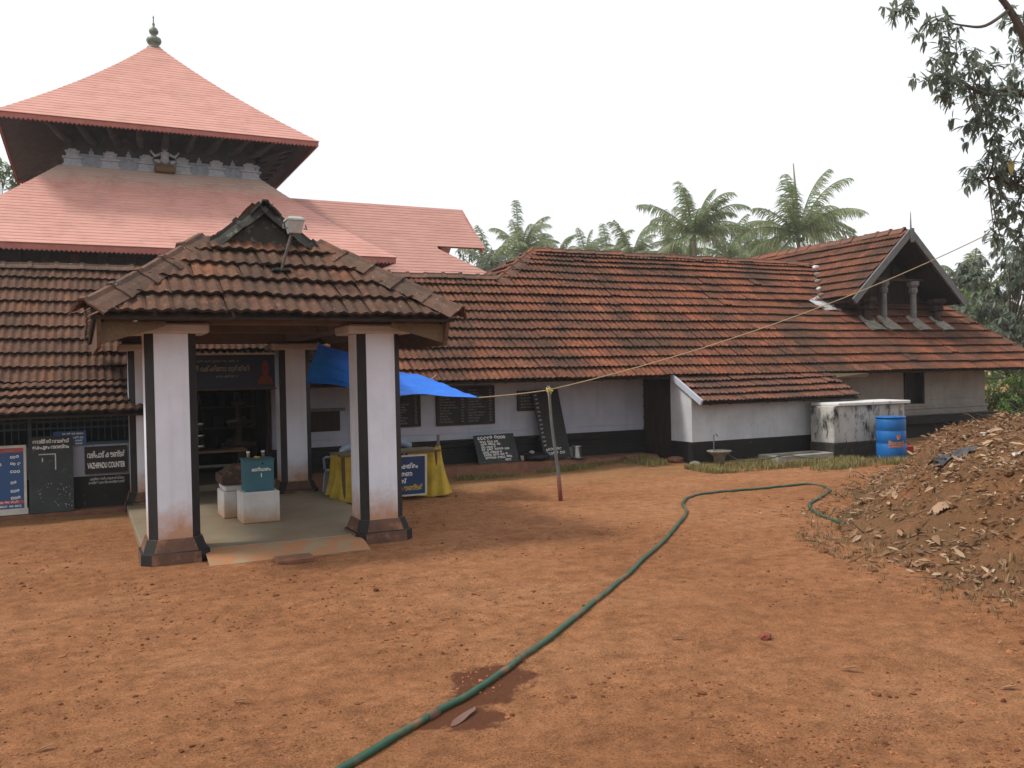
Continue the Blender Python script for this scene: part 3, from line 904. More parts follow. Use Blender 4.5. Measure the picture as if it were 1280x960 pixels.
# walls
wing_wall(hl, 8.445, 11.2)
ledge('ledge', hl, 8.445, 11.0, 15.5, 16.19, .17, 3)
mb = MB(); mb.box(11.2, 15.3, 16.2, 16.45, .0, 2.62); mb.build('wall', MT['grey_wall'], hl)
for a0, a1 in ((15.3, 19.3), (20.05, 22.5)):
    mb = MB(); mb.box(a0, a1, 16.2, 16.45, .86, 2.62); mb.build('wall', MT['grey_wall'], hl)
mb = MB(); mb.box(19.3, 20.05, 16.2, 16.45, 1.82, 2.62); mb.box(19.3, 20.05, 16.2, 16.45, .86, .93); mb.build('wall', MT['grey_wall'], hl)
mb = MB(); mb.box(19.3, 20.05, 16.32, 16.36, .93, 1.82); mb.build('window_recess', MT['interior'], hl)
for a in (19.3, 19.99):
    mb = MB(); mb.box(a, a + .06, 16.17, 16.3, .93, 1.82); mb.build('window_frame', MT['wood_dark'], hl)
mb = MB(); mb.box(22.25, 22.5, 16.451, 22, .62, 2.62); mb.build('side_wall', MT['grey_wall'], hl)
mb = MB()
mb.box(15.3, 22.55, 16.14, 16.40, .62, .70, bev=.02); mb.box(15.3, 22.52, 16.17, 16.40, .701, .78); mb.box(15.3, 22.56, 16.13, 16.40, .781, .859, bev=.02)
mb.build('moulding', MT['grey_wall'], hl)
mb = MB(); mb.box(20.3, 22.2, 16.185, 16.21, 1.02, 1.05, bev=.005); mb.box(15.5, 19.2, 16.185, 16.21, 1.02, 1.05, bev=.005); mb.build('moulding', MT['grey_wall'], hl)
mb = MB(); mb.box(15.3, 22.95, 15.82, 16.40, .40, .619, bev=.04); mb.box(15.3, 22.75, 15.98, 16.40, .15, .399); mb.box(15.3, 22.9, 15.86, 16.40, -.1, .149, bev=.03); mb.build('plinth', MT['black'], hl)
ledge('ledge', hl, 15.4, 23.2, 15.2, 15.86, .06, 6)
mb = MB(); mb.hexa([(15.3, 14.76, 1.70), (16.5, 14.86, 1.70), (16.45, 14.93, 1.70), (15.35, 14.93, 1.70), (15.28, 14.83, 1.80), (16.52, 14.83, 1.79), (16.45, 14.93, 1.79), (15.35, 14.93, 1.80)]); mb.build('eave_plank', MT['wood_olive'], hl)
eave_rafters(hl, 8.7, 22.6)

# --- lean-to
lt = thing('lean_to_shed', 'small white lean-to with tiled roof and black base beside the mossy tank', 'shed', (13, 14.4, 0))
ltr = deck(lt, [(11.0, 14.02, 1.27), (15.3, 14.02, 1.27), (15.3, 14.95, 1.79), (11.0, 14.95, 1.79)], 'roof')
ts = TileSet(ltr, MT['tile_shed'], 300)
ts.plane((11.0, 14.0, 1.27), (1, 0, 0), (0, .90, .50), 0, 4.3, [.272] * 4, w=.225, seed=41)
ts.build()
mb = MB(); mb.bar((10.97, 13.97, 1.29), (10.97, 14.98, 1.84), .045, .11); mb.build('verge_board', MT['white_wall'], lt)
mb = MB(); mb.box(11.05, 15.2, 14.4, 14.55, .48, 1.44); mb.build('front_wall', MT['shed_wall'], lt)
mb = MB(); mb.prism([(14.551, .48), (15.1, .48), (15.1, 1.78), (14.551, 1.50)], 11.05, 11.2, 'x'); mb.build('side_wall', MT['shed_wall'], lt)
mb = MB(); mb.box(11.035, 15.21, 14.385, 14.55, -.05, .479, bev=.012); mb.box(11.035, 11.2, 14.551, 15.1, -.05, .479); mb.build('base', MT['black'], lt)
mb = MB(); mb.prism([(14.56, 0), (16.19, 0), (16.19, 1.70), (14.95, 1.70), (14.56, 1.50)], 15.05, 15.19, 'x'); mb.build('side_wall', MT['shed_wall'], lt)
for k in range(5):
    mb = MB(); mb.box(11.10, 11.16, 15.12 + k * .21, 15.32 + k * .21, .12, 1.95); mb.build('door_plank', MT['wood_dark'], lt)
for k in range(7):
    mb = MB(); mb.box(11.085, 11.099, 15.12, 16.17, .2 + k * .24, .225 + k * .24); mb.build('door_batten', MT['wood_dark'], lt)
for k in range(9):
    a = 11.3 + k * .5
    mb = MB(); mb.bar((a, 14.10, 1.255), (a, 14.9, 1.70), .055, .07); mb.build('rafter', MT['wood_dark'], lt)

# --- mossy tank
tk = thing('water_tank', 'mossy black-stained concrete water tank with slab top behind the blue drum', 'tank', (15, 13.5, 0))
mb = MB(); mb.box(14.0, 16.1, 13.5, 14.15, .35, 1.12, bev=.012); mb.build('tank_wall', MT['tank'], tk)
MT['moss'] = M_simple('black_moss', (.022, .021, .018), (.05, .045, .038), scale=6, rough=.95, spots=(.22, .2, .17), spot_scale=14, spot_t=(.66, .8), bump=.4)
mb = MB(); mb.box(13.98, 16.12, 13.48, 14.16, -.1, .349, bev=.012); mb.build('tank_base', MT['moss'], tk)
mb = MB(); mb.box(14.06, 16.2, 13.42, 14.2, 1.121, 1.19, bev=.012)
mb.v = [(v[0], v[1], v[2] + .012 * noise.noise(Vector(v) * 3)) for v in mb.v]
mb.build('tank_slab', MT['tank_top'], tk)

# ------------------------------------------------------------------ the sanctum tower and the red-roofed hall behind
def M_copper(drop=True, k=1.0):
    m, n, l, b = newmat('red_roof_coat')
    v = coords(n, l, (1, 1, 4))
    f = noise_n(n, l, v, 1.5, 6, .65)
    r = ramp(n, [(.28, (.59 * k, .315 * k, .265 * k)), (.5, (.545 * k, .28 * k, .23 * k)), (.74, (.47 * k, .235 * k, .19 * k))]); l.new(f, r.inputs[0])
    col = r.outputs[0]
    f2 = noise_n(n, l, coords(n, l, (2.2, 2.2, 22)), 1.0, 4, .7)
    r2 = ramp(n, [(.3, .92), (.55, 1.03)]); l.new(f2, r2.inputs[0])
    col = mixc(n, l, 1.0, col, r2.outputs[0], 'MULTIPLY')
    # pale bird droppings running down below the upper wall
    s = zcoord(n, l)
    t = math_n(n, l, 'SUBTRACT', s.outputs[2], 6.75)
    t = math_n(n, l, 'DIVIDE', t, .75, True)
    g1 = math_n(n, l, 'LESS_THAN', s.outputs[2], 7.75)
    f3 = noise_n(n, l, coords(n, l, (5, 5, .8)), 1.3, 5, .7)
    kd = math_n(n, l, 'MULTIPLY', math_n(n, l, 'MULTIPLY', t, g1), f3)
    r3 = ramp(n, [(.16, 0), (.42, .8)]); l.new(kd, r3.inputs[0])
    if drop: col = mixc(n, l, r3.outputs[0], col, (.50, .42, .35))
    st = noise_n(n, l, coords(n, l, (1.6, 1.6, .35)), 1.1, 6, .7)
    rst = ramp(n, [(.52, 0), (.74, .55)]); l.new(st, rst.inputs[0])
    col = mixc(n, l, rst.outputs[0], col, (.36, .20, .16))
    l.new(col, b.inputs['Base Color'])
    b.inputs['Roughness'].default_value = .7
    b.inputs['Specular IOR Level'].default_value = .3
    bump_n(n, l, b, f2, .05, .02)
    return m
MT['copper'] = M_copper()
MT['copper_plain'] = M_copper(False, .82)
MT['fascia'] = M_simple('red_fascia', (.40, .15, .12), (.30, .11, .09), scale=5, rough=.75)
MT['carving'] = M_simple('blue_grey_carving', (.30, .36, .42), (.20, .25, .30), scale=8, rough=.85)
MT['carving_light'] = M_simple('pale_carving', (.42, .48, .54), (.29, .34, .39), scale=9, rough=.85)
MT['timber'] = M_simple('blue_grey_timber', (.06, .066, .072), (.035, .038, .042), scale=5, rough=.85, spots=(.13, .10, .08), spot_scale=6, spot_t=(.58, .75))  # dark blue-grey tone with brown spots
MT['bronze'] = M_simple('verdigris_bronze', (.20, .24, .19), (.10, .12, .10), scale=12, rough=.5, metal=.4)
sn = thing('sanctum_tower', 'two-tiered square sanctum tower with pale red pyramid roofs and bronze finial', 'temple', (1.75, 28.1, 0))
SX, SY = 2.14, 28.1
def hip_roof(parent, hw0, z0, hw1, z1, n, name='roof', lip=.007, flare=.35, y1ratio=None):
    mb = MB()
    def prof(t):
        h = hw1 + (hw0 - hw1) * ((1 - flare) * (1 - t) + flare * (1 - t) ** 2)
        return h, z0 + (z1 - z0) * t
    rings = []
    for k in range(n):
        h, z = prof(k / n); h2, z2 = prof((k + 1) / n)
        rings.append((h, z - lip)); rings.append((h + .004, z + lip)); rings.append((h2, z2))
    for h, z in rings:
        # slightly upswept corners at the eave
        mb.v += [(SX - h, SY - h, z), (SX + h, SY - h, z), (SX + h, SY + h, z), (SX - h, SY + h, z)]
    for i in range(len(rings) - 1):
        for k in range(4):
            a, b = i * 4 + k, i * 4 + (k + 1) % 4
            mb.f.append((a, b, b + 4, a + 4)); mb.mi.append(0)
    e = (len(rings) - 1) * 4
    mb.f.append((e, e + 1, e + 2, e + 3)); mb.mi.append(0)
    return mb.build(name, MT['copper'], parent)
def ring_fascia(parent, hw, z0, z1, t=.06, tooth=.1, name='fascia'):
    mb = MB()
    for (ax, s_) in (('x', -1), ('x', 1), ('y', -1), ('y', 1)):
        n = int(2 * hw / tooth)
        for k in range(n):
            u0, u1 = -hw + 2 * hw * k / n, -hw + 2 * hw * (k + 1) / n
            um = (u0 + u1) / 2
            poly = [(u0, z1), (u1, z1), (u1, z0 + .05), (um, z0), (u0, z0 + .05)]
            for d, rev in ((hw, False), (hw - t, True)):
                vs = [((SX + u, SY + s_ * d, z) if ax == 'y' else (SX + s_ * d, SY + u, z)) for u, z in poly]
                mb.add(vs, [(0, 1, 2, 3, 4)])
    return mb.build(name, MT['fascia'], parent)
hip_roof(sn, 3.90, 8.50, .14, 11.85, 34, flare=.18)
ring_fascia(sn, 3.88, 8.34, 8.49)
hip_roof(sn, 5.52, 5.15, 2.55, 7.62, 28, name='lower_roof', flare=.12)
ring_fascia(sn, 5.50, 4.97, 5.14)
def soffit(parent, hw0, z0, hw1, z1, name='soffit'):
    mb = MB()
    for h, z in ((hw0, z0), (hw1, z1)): mb.v += [(SX - h, SY - h, z), (SX + h, SY - h, z), (SX + h, SY + h, z), (SX - h, SY + h, z)]
    for k in range(4): mb.f.append((k, (k + 1) % 4, (k + 1) % 4 + 4, k + 4)); mb.mi.append(0)
    return mb.build(name, MT['timber'], parent)
soffit(sn, 3.82, 8.46, 2.4, 9.35); soffit(sn, 5.44, 5.1, 4.2, 6.05)
mb = MB(); mb.box(SX - 2.42, SX + 2.42, SY - 2.42, SY + 2.42, 7.3, 9.33); mb.build('upper_wall', MT['timber'], sn)
mb = MB(); mb.box(SX - 4.3, SX + 4.3, SY - 4.3, SY + 4.3, 0, 6.0); mb.build('lower_wall', MT['timber'], sn)
# carved band of the upper storey: each motif a part
def motif(parent, c, ux, w, h, kind, out):
    """c base centre, ux unit along the wall, out unit outward"""
    mb = MB()
    def blk(u0, u1, z0, z1, d):
        ps = []
        for z in (z0, z1):
            for u, o_ in ((u0, d), (u1, d), (u1, 0), (u0, 0)):
                ps.append(c + ux * u + out * o_ + Vector((0, 0, z)))
        mb.hexa(ps)
    if kind == 0:
        blk(-w * .5, w * .5, 0, h * .12, .14); blk(-w * .42, w * .42, h * .12, h * .38, .10); blk(-w * .5, w * .5, h * .38, h * .47, .15)
        blk(-w * .3, w * .3, h * .47, h * .68, .10); blk(-w * .36, w * .36, h * .68, h * .75, .13); blk(-w * .2, w * .2, h * .75, h * .84, .09)
    else:
        blk(-w * .22, w * .22, 0, h * .1, .13); blk(-w * .12, w * .12, h * .1, h * .52, .10); blk(-w * .22, w * .22, h * .52, h * .62, .13); blk(-w * .12, w * .12, h * .62, h * .78, .08); blk(-w * .05, w * .05, h * .78, h * .92, .05)
    mb.build('carved_motif', MT['carving_light'] if kind == 0 else MT['carving'], parent)
kinds = [0, 1, 0, 1, 0, 2, 0, 1, 0, 1, 0]
for side in range(2):
    ux, out = (Vector((1, 0, 0)), Vector((0, -1, 0))) if side == 0 else (Vector((0, 1, 0)), Vector((1, 0, 0)))
    for k, kd in enumerate(kinds):
        u = -2.24 + 4.48 * k / 10
        if kd == 2: continue
        motif(sn, Vector((SX, SY, 7.60)) + out * 2.42 + ux * u, ux, .48, .56, kd, out)
    mb = MB()
    a, b_ = Vector((SX, SY, 7.78)) + out * 2.46 - ux * 2.38, Vector((SX, SY, 7.78)) + out * 2.46 + ux * 2.38
    mb.bar(a, b_, .07, .36); mb.build('carved_band', MT['carving'], sn)
mb = MB(); mb.box(SX - .27, SX + .27, SY - 2.78, SY - 2.42, 7.60, 7.76, bev=.03); mb.box(SX - .2, SX + .2, SY - 2.7, SY - 2.42, 7.761, 7.82); mb.build('idol_plinth', MT['wood_olive'], sn)
mb = MB()
c = Vector((SX, SY - 2.62, 7.82))
mb.lathe([(.05, 0), (.13, .06), (.10, .2), (.13, .3), (.05, .36), (.08, .42), (.07, .5), (.02, .58)], 10, c)
for s_ in (-1, 1):
    mb.tube([c + Vector((s_ * .1, 0, .28)), c + Vector((s_ * .25, -.04, .2)), c + Vector((s_ * .36, -.02, .34))], [.045, .04, .03], 6)
    mb.tube([c + Vector((s_ * .08, 0, .06)), c + Vector((s_ * .26, -.08, .06)), c + Vector((s_ * .14, -.12, .02))], [.06, .05, .04], 6)
mb.build('carved_figure', MT['carving_light'], sn, True)
rnd = random.Random(3)
for side in range(2):
    ux, out = (Vector((1, 0, 0)), Vector((0, -1, 0))) if side == 0 else (Vector((0, 1, 0)), Vector((1, 0, 0)))
    for k in range(9):
        u = -2.24 + .56 * k
        mb = MB()
        p = Vector((SX, SY, 8.25)) + out * 2.46 + ux * u; q = Vector((SX, SY, 8.52)) + out * 3.5 + ux * (u * 1.3)
        mb.tube([p, p.lerp(q, .35) + Vector((0, 0, -.03)), p.lerp(q, .7) + Vector((0, 0, .03)), q], [.07, .11, .07, .05], 7)
        mb.build('eave_strut', MT['timber'], sn, True)
for k in range(14):
    u = -4.2 + k * .62
    mb = MB(); mb.box(SX + u, SX + u + .2, SY - 4.42, SY - 4.3, 3.6, 5.6, bev=.02)
    mb.box(SX + u + .26, SX + u + .54, SY - 4.36, SY - 4.3, 4.0, 4.55); mb.build('wall_panel', MT['wood_brown'] if k in (3, 9) else MT['timber'], sn)
mb = MB(); mb.lathe([(.16, 0), (.26, .04), (.27, .10), (.15, .16), (.25, .24), (.30, .36), (.27, .46), (.12, .54), (.10, .60), (.17, .66), (.19, .76), (.13, .86), (.05, .92), (.045, 1.0), (.06, 1.03), (.03, 1.08), (.02, 1.25), (.035, 1.30), (.008, 1.38)], 20, (0, 0, 0)); mb.v = [(SX + v[0] * .72, SY + v[1] * .72, 11.8 + v[2] * .74) for v in mb.v]
mb.build('finial', MT['bronze'], sn, True)

mp = thing('red_roofed_hall', 'pale red gabled prayer hall roof rising right of the sanctum tower', 'temple', (8, 28, 0))
AX, AY = 11.9, 28.05
def gab(parent):
    n = 26
    z0, z1, s0 = 4.95, 7.68, 3.12
    tg = .42
    for sgn in (-1, 1):
        mb = MB()
        for k in range(n):
            t0, t1 = k / n, (k + 1) / n
            def row(t, dz):
                s_ = s0 * ((1 - t) * .9 + .1 * (1 - t) ** 2); z = z0 + (z1 - z0) * t + dz
                ar = AX - .1 + (.35 - t) * .9 - (t / tg) * 1.35 - .25 if t < tg else AX + .02 + .12 * (1 - t)
                return s_, z, ar
            sA, zA, aA = row(t0 + 1e-4, .007); sB, zB, aB = row(t1 - 1e-4, -.005)
            if t0 < tg <= t1: aB = aA
            mb.add([(2.0, AY + sgn * sA, zA - .012), (aA, AY + sgn * sA, zA - .012), (aA, AY + sgn * sA, zA), (2.0, AY + sgn * sA, zA), (aB, AY + sgn * sB, zB), (2.0, AY + sgn * sB, zB)], [(0, 1, 2, 3), (3, 2, 4, 5)])
        mb.build('roof_slope', MT['copper_plain'], parent)
    # hip skirt under the gable, gable board, fascia, walls
    def pt(t, sgn):
        s_ = s0 * ((1 - t) * .9 + .1 * (1 - t) ** 2); return (AX - .1 + (.35 - t) * .9 - (t / tg) * 1.35 - .25, AY + sgn * s_, z0 + (z1 - z0) * t)
    mb = MB(); m_ = 10
    for k in range(m_):
        t0, t1 = tg * k / m_, tg * (k + 1) / m_
        mb.add([pt(t0, -1), pt(t0, 1), pt(t1, 1), pt(t1, -1)], [(0, 1, 2, 3)])
    mb.build('hip_skirt', MT['copper_plain'], parent)
    sg = s0 * .58 * .93
    mb = MB(); mb.prism([(AY - sg, z0 + (z1 - z0) * tg - .05), (AY + sg, z0 + (z1 - z0) * tg - .05), (AY, z1 - .08)], AX - 1.45, AX - 1.35, 'x'); mb.build('gable_board', MT['fascia'], parent)
    mb = MB(); mb.bar((2.0, AY - s0 + .05, z0 - .15), (AX - .1, AY - s0 + .05, z0 - .15), .06, .3); mb.build('fascia', MT['fascia'], parent)
    mb = MB(); mb.bar((AX - .12, AY - s0 + .05, z0 - .15), (AX - .12, AY + s0 - .05, z0 - .15), .06, .3); mb.build('fascia', MT['fascia'], parent)
    mb = MB(); mb.bar((AX - .02, AY - sg - .02, z0 + (z1 - z0) * tg - .09), (AX - .02, AY + .02, z1 - .07), .06, .12); mb.build('verge_board', MT['fascia'], parent)
    mb = MB(); mb.bar((AX - .75, AY - sg + .02, z0 + (z1 - z0) * tg - .02), (AX - .75, AY, z1 - .06), 1.45, .02); mb.build('gable_soffit', MT['fascia'], parent)
    mb = MB(); mb.box(3, AX - 1.2, AY - 2.2, AY + 2.2, 0, z0); mb.build('wall', MT['timber'], parent)
gab(mp)
# ------------------------------------------------------------------ the open pavilion in front
pv = thing('entrance_pavilion', 'open pavilion on four white chamfered pillars with mossy tiled hip roof', 'pavilion', (2, 12.5, 0))
PA, PHW, PZ, PK = 1.985, 1.90, 2.57, .71
PF, PB = 9.42, 15.75
MT['moss_tile'] = M_simple('mossy_black_tile', (.03, .03, .028), (.055, .052, .045), scale=6, rough=.95, spots=(.14, .15, .11), spot_scale=9, spot_t=(.6, .72), bump=.6, bscale=22, bdist=.03)
zr = PZ + PHW * PK
def pvz(d): return PZ + d * PK
pvr = deck(pv, [(PA - PHW, PF + .01, PZ), (PA + PHW, PF + .01, PZ), (PA + PHW - 1.42, PF + 1.43, pvz(1.42)), (PA - PHW + 1.42, PF + 1.43, pvz(1.42))], 'roof', mat=MT['wood_dark'])
ts = TileSet(pvr, MT['tile_old'], 300)
ts.plane((PA - PHW, PF, PZ), (1, 0, 0), (0, 1, PK), 0, 2 * PHW, [.352] * 5, w=.248, seed=51, jit=1.8, clips=[((PA - PHW, PF, 0), (1, -1, 0)), ((PA + PHW, PF, 0), (-1, -1, 0))])
e1 = Vector((1, 0, PK)).normalized(); e2 = Vector((-1, 0, PK)).normalized()
ts.plane((PA - PHW, PB, PZ), (0, -1, 0), e1, 0, PB - PF, [.349] * 4, w=.248, seed=52, clips=[((PA - PHW, PF, 0), (-1, 1, 0))])
ts.plane(Vector((PA - PHW, PB, PZ)) + e1 * .349 * 4, (0, -1, 0), e1, 0, PB - 10.72, [.349] * 3, w=.248, seed=53)
ts.plane((PA + PHW, PF, PZ), (0, 1, 0), e2, 0, PB - PF, [.349] * 4, w=.248, seed=54, clips=[((PA + PHW, PF, 0), (1, 1, 0))])
ts.plane(Vector((PA + PHW, 10.72, PZ)) + e2 * .349 * 4, (0, 1, 0), e2, 0, PB - 10.72, [.349] * 3, w=.248, seed=55)
ts.build()
zr = PZ + PHW * PK
def pvz(d): return PZ + d * PK
for s_ in (-1, 1):
    deck(pv, [(PA + s_ * PHW, PF, PZ), (PA + s_ * PHW, PB, PZ), (PA, PB, zr), (PA, 10.75, zr), (PA + s_ * .68, 10.75, pvz(PHW - .68)), (PA + s_ * (PHW - 1.33), PF + 1.33, pvz(1.33))], mat=MT['wood_dark'])
mb = MB(); mb.prism([(PA - PHW + 1.3, 3.42), (PA + PHW - 1.3, 3.42), (PA, zr - .05)], 10.72, 10.80, 'y'); mb.build('gablet_board', MT['moss_tile'], pv)
mb = MB(); mb.bar((PA - .75, 10.82, 3.56), (PA + .75, 10.82, 3.56), .16, .09); mb.build('gablet_mortar', MT['mortar'], pv)
for s_ in (-1, 1):
    caps(pvr, (PA + s_ * .80, 10.72, zr - .56), (PA + s_ * .02, 10.72, zr + .06), hw=.12, h=.12, L=.34, mat=MT['moss_tile'], seed=60 + s_, lift=.02, name='verge_tile')
    caps(pvr, (PA + s_ * .66, 10.84, zr - .42), (PA + s_ * (PHW + .02), PF - .04, PZ - .0), hw=.19, h=.13, L=.46, mat=MT['ridge'], seed=70 + s_, lift=.135, name='hip_tile')
caps(pvr, (PA, PB, zr + .04), (PA, 10.62, zr + .06), hw=.17, h=.14, L=.46, mat=MT['moss_tile'], seed=75, lift=.02)
# timber under the eaves
MT['fascia_wood'] = M_simple('fascia_wood', (.075, .05, .034), (.045, .03, .022), scale=4, stretch=(1, 1, 6), rough=.85, bump=.3)
mb = MB(); mb.box(PA - PHW + .12, PA + PHW - .12, PF + .10, PF + .14, PZ - .03, PZ + .04); mb.build('fascia_board', MT['fascia_wood'], pv)
for s_ in (-1, 1):
    x = PA + s_ * (PHW - .07)
    mb = MB(); mb.hexa([(x - .02, PF + .16, PZ - .30), (x + .02, PF + .16, PZ - .30), (x + .02, 14.8, PZ - .22), (x - .02, 14.8, PZ - .22), (x - .02, PF + .02, PZ + .01), (x + .02, PF + .02, PZ + .01), (x + .02, 14.8, PZ + .01), (x - .02, 14.8, PZ + .01)])
    mb.build('side_fascia', MT['wood_brown'], pv)
    k = 0
    y = PF + .2
    while y < 14.7:
        p = Vector((PA + s_ * (PHW - .10), y + .09, PZ - .06)); ri = min(1.05, y + .02 - PF); q = Vector((PA + s_ * (PHW - ri), y + .09, PZ + (ri - .10) * PK - .06))
        mb = MB(); mb.bar(p, q, .178, .02); mb.build('soffit_plank', MT['wood_olive'], pv); y += .186; k += 1
    mb = MB(); mb.hexa([(x - s_ * .0, PF + .17, PZ - .27), (x - s_ * .62, PF + .24, PZ - .08), (x - s_ * .62, PF + .27, PZ - .08), (x, PF + .20, PZ - .27), (x, PF + .17, PZ - .05), (x - s_ * .62, PF + .24, PZ - .03), (x - s_ * .62, PF + .27, PZ - .03), (x, PF + .20, PZ - .05)])
    mb.build('corner_board', MT['wood_olive'], pv)
# floor
mb = MB(); mb.box(.55, 3.46, 10.1, 15.5, -.06, .085, bev=.01)
mb.build('floor_slab', MT['floor'], pv)
mb = MB(); N = 26
for i in range(N + 1):
    x = 1.14 + 1.72 * i / N; wv = .05 * noise.noise(Vector((x * 2.2, 3, 1)))
    mb.v += [(x, 10.115, .080), (x, 9.82 + wv, .06), (x, 9.55 + wv * 1.4, -.02)]
for i in range(N):
    for k in range(2): mb.f.append((i * 3 + k, i * 3 + k + 1, i * 3 + k + 4, i * 3 + k + 3)); mb.mi.append(0)
mb.build('floor_apron', MT['floor_dusty'], pv, True)
def pillar(x0, y0, w, zb, zt, capw=.10):
    c, x1, y1 = .088, x0 + w, y0 + w
    poly = [(x0 + c, y0), (x1 - c, y0), (x1, y0 + c), (x1, y1 - c), (x1 - c, y1), (x0 + c, y1), (x0, y1 - c), (x0, y0 + c)]
    mb = MB(); mb.prism(poly, zb, zt)
    mb.mi = [0, 0] + [i % 2 for i in range(8)]
    p = mb.build('pillar', [MT['white'], MT['black_strip']], pv)
    mb = MB()
    k = .075
    o_, z0 = -.0, zb - .26
    base = [(x0 - k, y0 - k, 0), (x1 + k, y0 - k, 0), (x1 + k, y1 + k, 0), (x0 - k, y1 + k, 0)]
    cc = .10
    def oct(e, z): return [(x0 - e + cc, y0 - e, z), (x1 + e - cc, y0 - e, z), (x1 + e, y0 - e + cc, z), (x1 + e, y1 + e - cc, z), (x1 + e - cc, y1 + e, z), (x0 - e + cc, y1 + e, z), (x0 - e, y1 + e - cc, z), (x0 - e, y0 - e + cc, z)]
    rings = [oct(.09, zb - .32), oct(.085, zb - .14), oct(.06, zb - .13), oct(.02, zb)]
    vs = [v for r in rings for v in r]
    fs = [tuple(range(8))[::-1], tuple(range(24, 32))] + [(i * 8 + j, i * 8 + (j + 1) % 8, i * 8 + 8 + (j + 1) % 8, i * 8 + 8 + j) for i in range(3) for j in range(8)]
    mb.add(vs, fs); mb.mi = [0, 0] + [1 if (j % 2 or i == 1) else 0 for i in range(3) for j in range(8)]
    mb.build('pillar_base', [MT['base_stone'], MT['black']], p)
    mb = MB(); mb.box(x0 - capw, x1 + capw, y0 - .05, y1 + .05, zt + .001, zt + .11, bev=.02); mb.build('capital', MT['capital'], p)
for (x0, y0, w, zb, zt) in ((.59, 9.97, .52, .25, 2.43), (2.89, 9.97, .52, .25, 2.43), (.62, 14.38, .5, .27, 2.40), (2.86, 14.38, .5, .27, 2.40)):
    pillar(x0, y0, w, zb, zt, .13)
for args in ((.55, 3.5, 10.1, 10.36, 2.545, 2.68), (.55, 3.5, 14.5, 14.76, 2.515, 2.68), (.8, 1.06, 10.361, 14.499, 2.545, 2.68), (2.97, 3.23, 10.361, 14.499, 2.545, 2.68), (1.061, 2.969, 12.2, 12.36, 2.56, 2.67)):
    mb = MB(); mb.box(*args); mb.build('beam', MT['beam'], pv)
for s_ in (-1, 1):
    for k in range(7):
        y = 11.15 + k * .55
        mb = MB(); mb.bar((PA + s_ * (PHW - .3), y, pvz(.3) - .10), (PA + s_ * .08, y, zr - .15), .06, .09); mb.build('rafter', MT['wood_brown'], pv)
for k in range(1, 5):
    x = .75 + k * .5
    mb = MB(); mb.bar((x, PF + .2, PZ + .14 - .10), (PA + (x - PA) * .35, 10.9, 3.42), .055, .08); mb.build('rafter', MT['wood_brown'], pv)

# lamp on the pavilion roof
MT['lamp_cap'] = M_simple('lamp_cap', (.46, .48, .46), (.34, .36, .34), scale=9, rough=.5)
MT['lamp_glass'] = M_simple('lamp_diffuser', (.38, .38, .36), (.28, .27, .25), scale=12, rough=.25, bump=.02)
MT['steel'] = M_simple('dull_steel', (.20, .19, .18), (.10, .09, .085), scale=12, rough=.5, metal=.5)
lm = thing('roof_lamp', 'grey box street lamp on a slanted pipe fixed to the pavilion roof', 'lamp', (2.06, 10.2, 3.15))
b0, b1 = Vector((2.06, 10.17, 3.14)), Vector((2.17, 10.02, 3.60))
mb = MB(); mb.tube([b0, b1], .016, 8); mb.build('pipe', MT['steel'], lm)
mb = MB(); mb.box(1.96, 2.16, 10.08, 10.24, 3.145, 3.175, bev=.008); mb.build('clamp', MT['moss_tile'], lm)
hc = Vector((2.19, 10.0, 3.56))
def taper(c, w0, d0, w1, d1, h0, h1):
    return [(c.x - w0, c.y - d0, c.z + h0), (c.x + w0, c.y - d0, c.z + h0), (c.x + w0, c.y + d0, c.z + h0), (c.x - w0, c.y + d0, c.z + h0), (c.x - w1, c.y - d1, c.z + h1), (c.x + w1, c.y - d1, c.z + h1), (c.x + w1, c.y + d1, c.z + h1), (c.x - w1, c.y + d1, c.z + h1)]
mb = MB(); mb.hexa(taper(hc, .066, .06, .095, .08, 0, .14)); mb.build('diffuser', MT['lamp_glass'], lm)
mb = MB(); mb.hexa(taper(hc, .105, .09, .103, .088, .141, .16)); mb.hexa(taper(hc, .096, .08, .065, .05, .1605, .188)); mb.build('cap', MT['lamp_cap'], lm)
for s_ in (-1, 1):
    mb = MB(); mb.tube([hc + Vector((s_ * .09, -.07, .05)), hc + Vector((s_ * .13, -.03, .05)), hc + Vector((s_ * .125, 0, .10))], .008, 5); mb.build('clip', MT['steel'], lm)

# ------------------------------------------------------------------ things in the pavilion
MT['teal'] = M_simple('teal_enamel', (.045, .15, .19), (.035, .115, .15), scale=6, rough=.55, spots=(.12, .12, .10), spot_scale=22, spot_t=(.68, .76))
MT['plinth_white'] = M_plaster('plinth_limewash', (.62, .61, .60), splash_z=(.08, .38), stain=(.40, .24, .13), grime=.3)
MT['white_ink'] = M_simple('white_lettering', (.88, .88, .86), (.78, .78, .76), rough=.7, bump=0)
MT['chalk'] = M_simple('chalk_lettering', (.62, .62, .60), (.42, .42, .41), scale=30, rough=.9, bump=0)
MT['yellow_ink'] = M_simple('yellow_lettering', (.65, .45, .04), (.5, .34, .04), rough=.7, bump=0)
MT['granite'] = M_simple('dark_granite', (.085, .05, .036), (.045, .03, .025), scale=7, rough=.85, spots=(.2, .1, .06), spot_scale=10)
MT['shiny'] = M_simple('steel_vessel', (.55, .55, .54), (.4, .4, .39), scale=6, rough=.25, metal=.9, bump=.02)
MT['brass'] = M_simple('brass', (.42, .30, .12), (.28, .19, .08), scale=8, rough=.35, metal=.85, bump=.03)
o = MB().box(1.79, 2.26, 11.57, 12.02, .086, .485, bev=.012).build('box_plinth', MT['plinth_white']); tag(o, 'plain white cement block under the teal donation box', 'plinth')
db = thing('donation_box', 'teal metal donation box lettered in white on a cement block', 'donation box', (2.02, 11.8, .486))
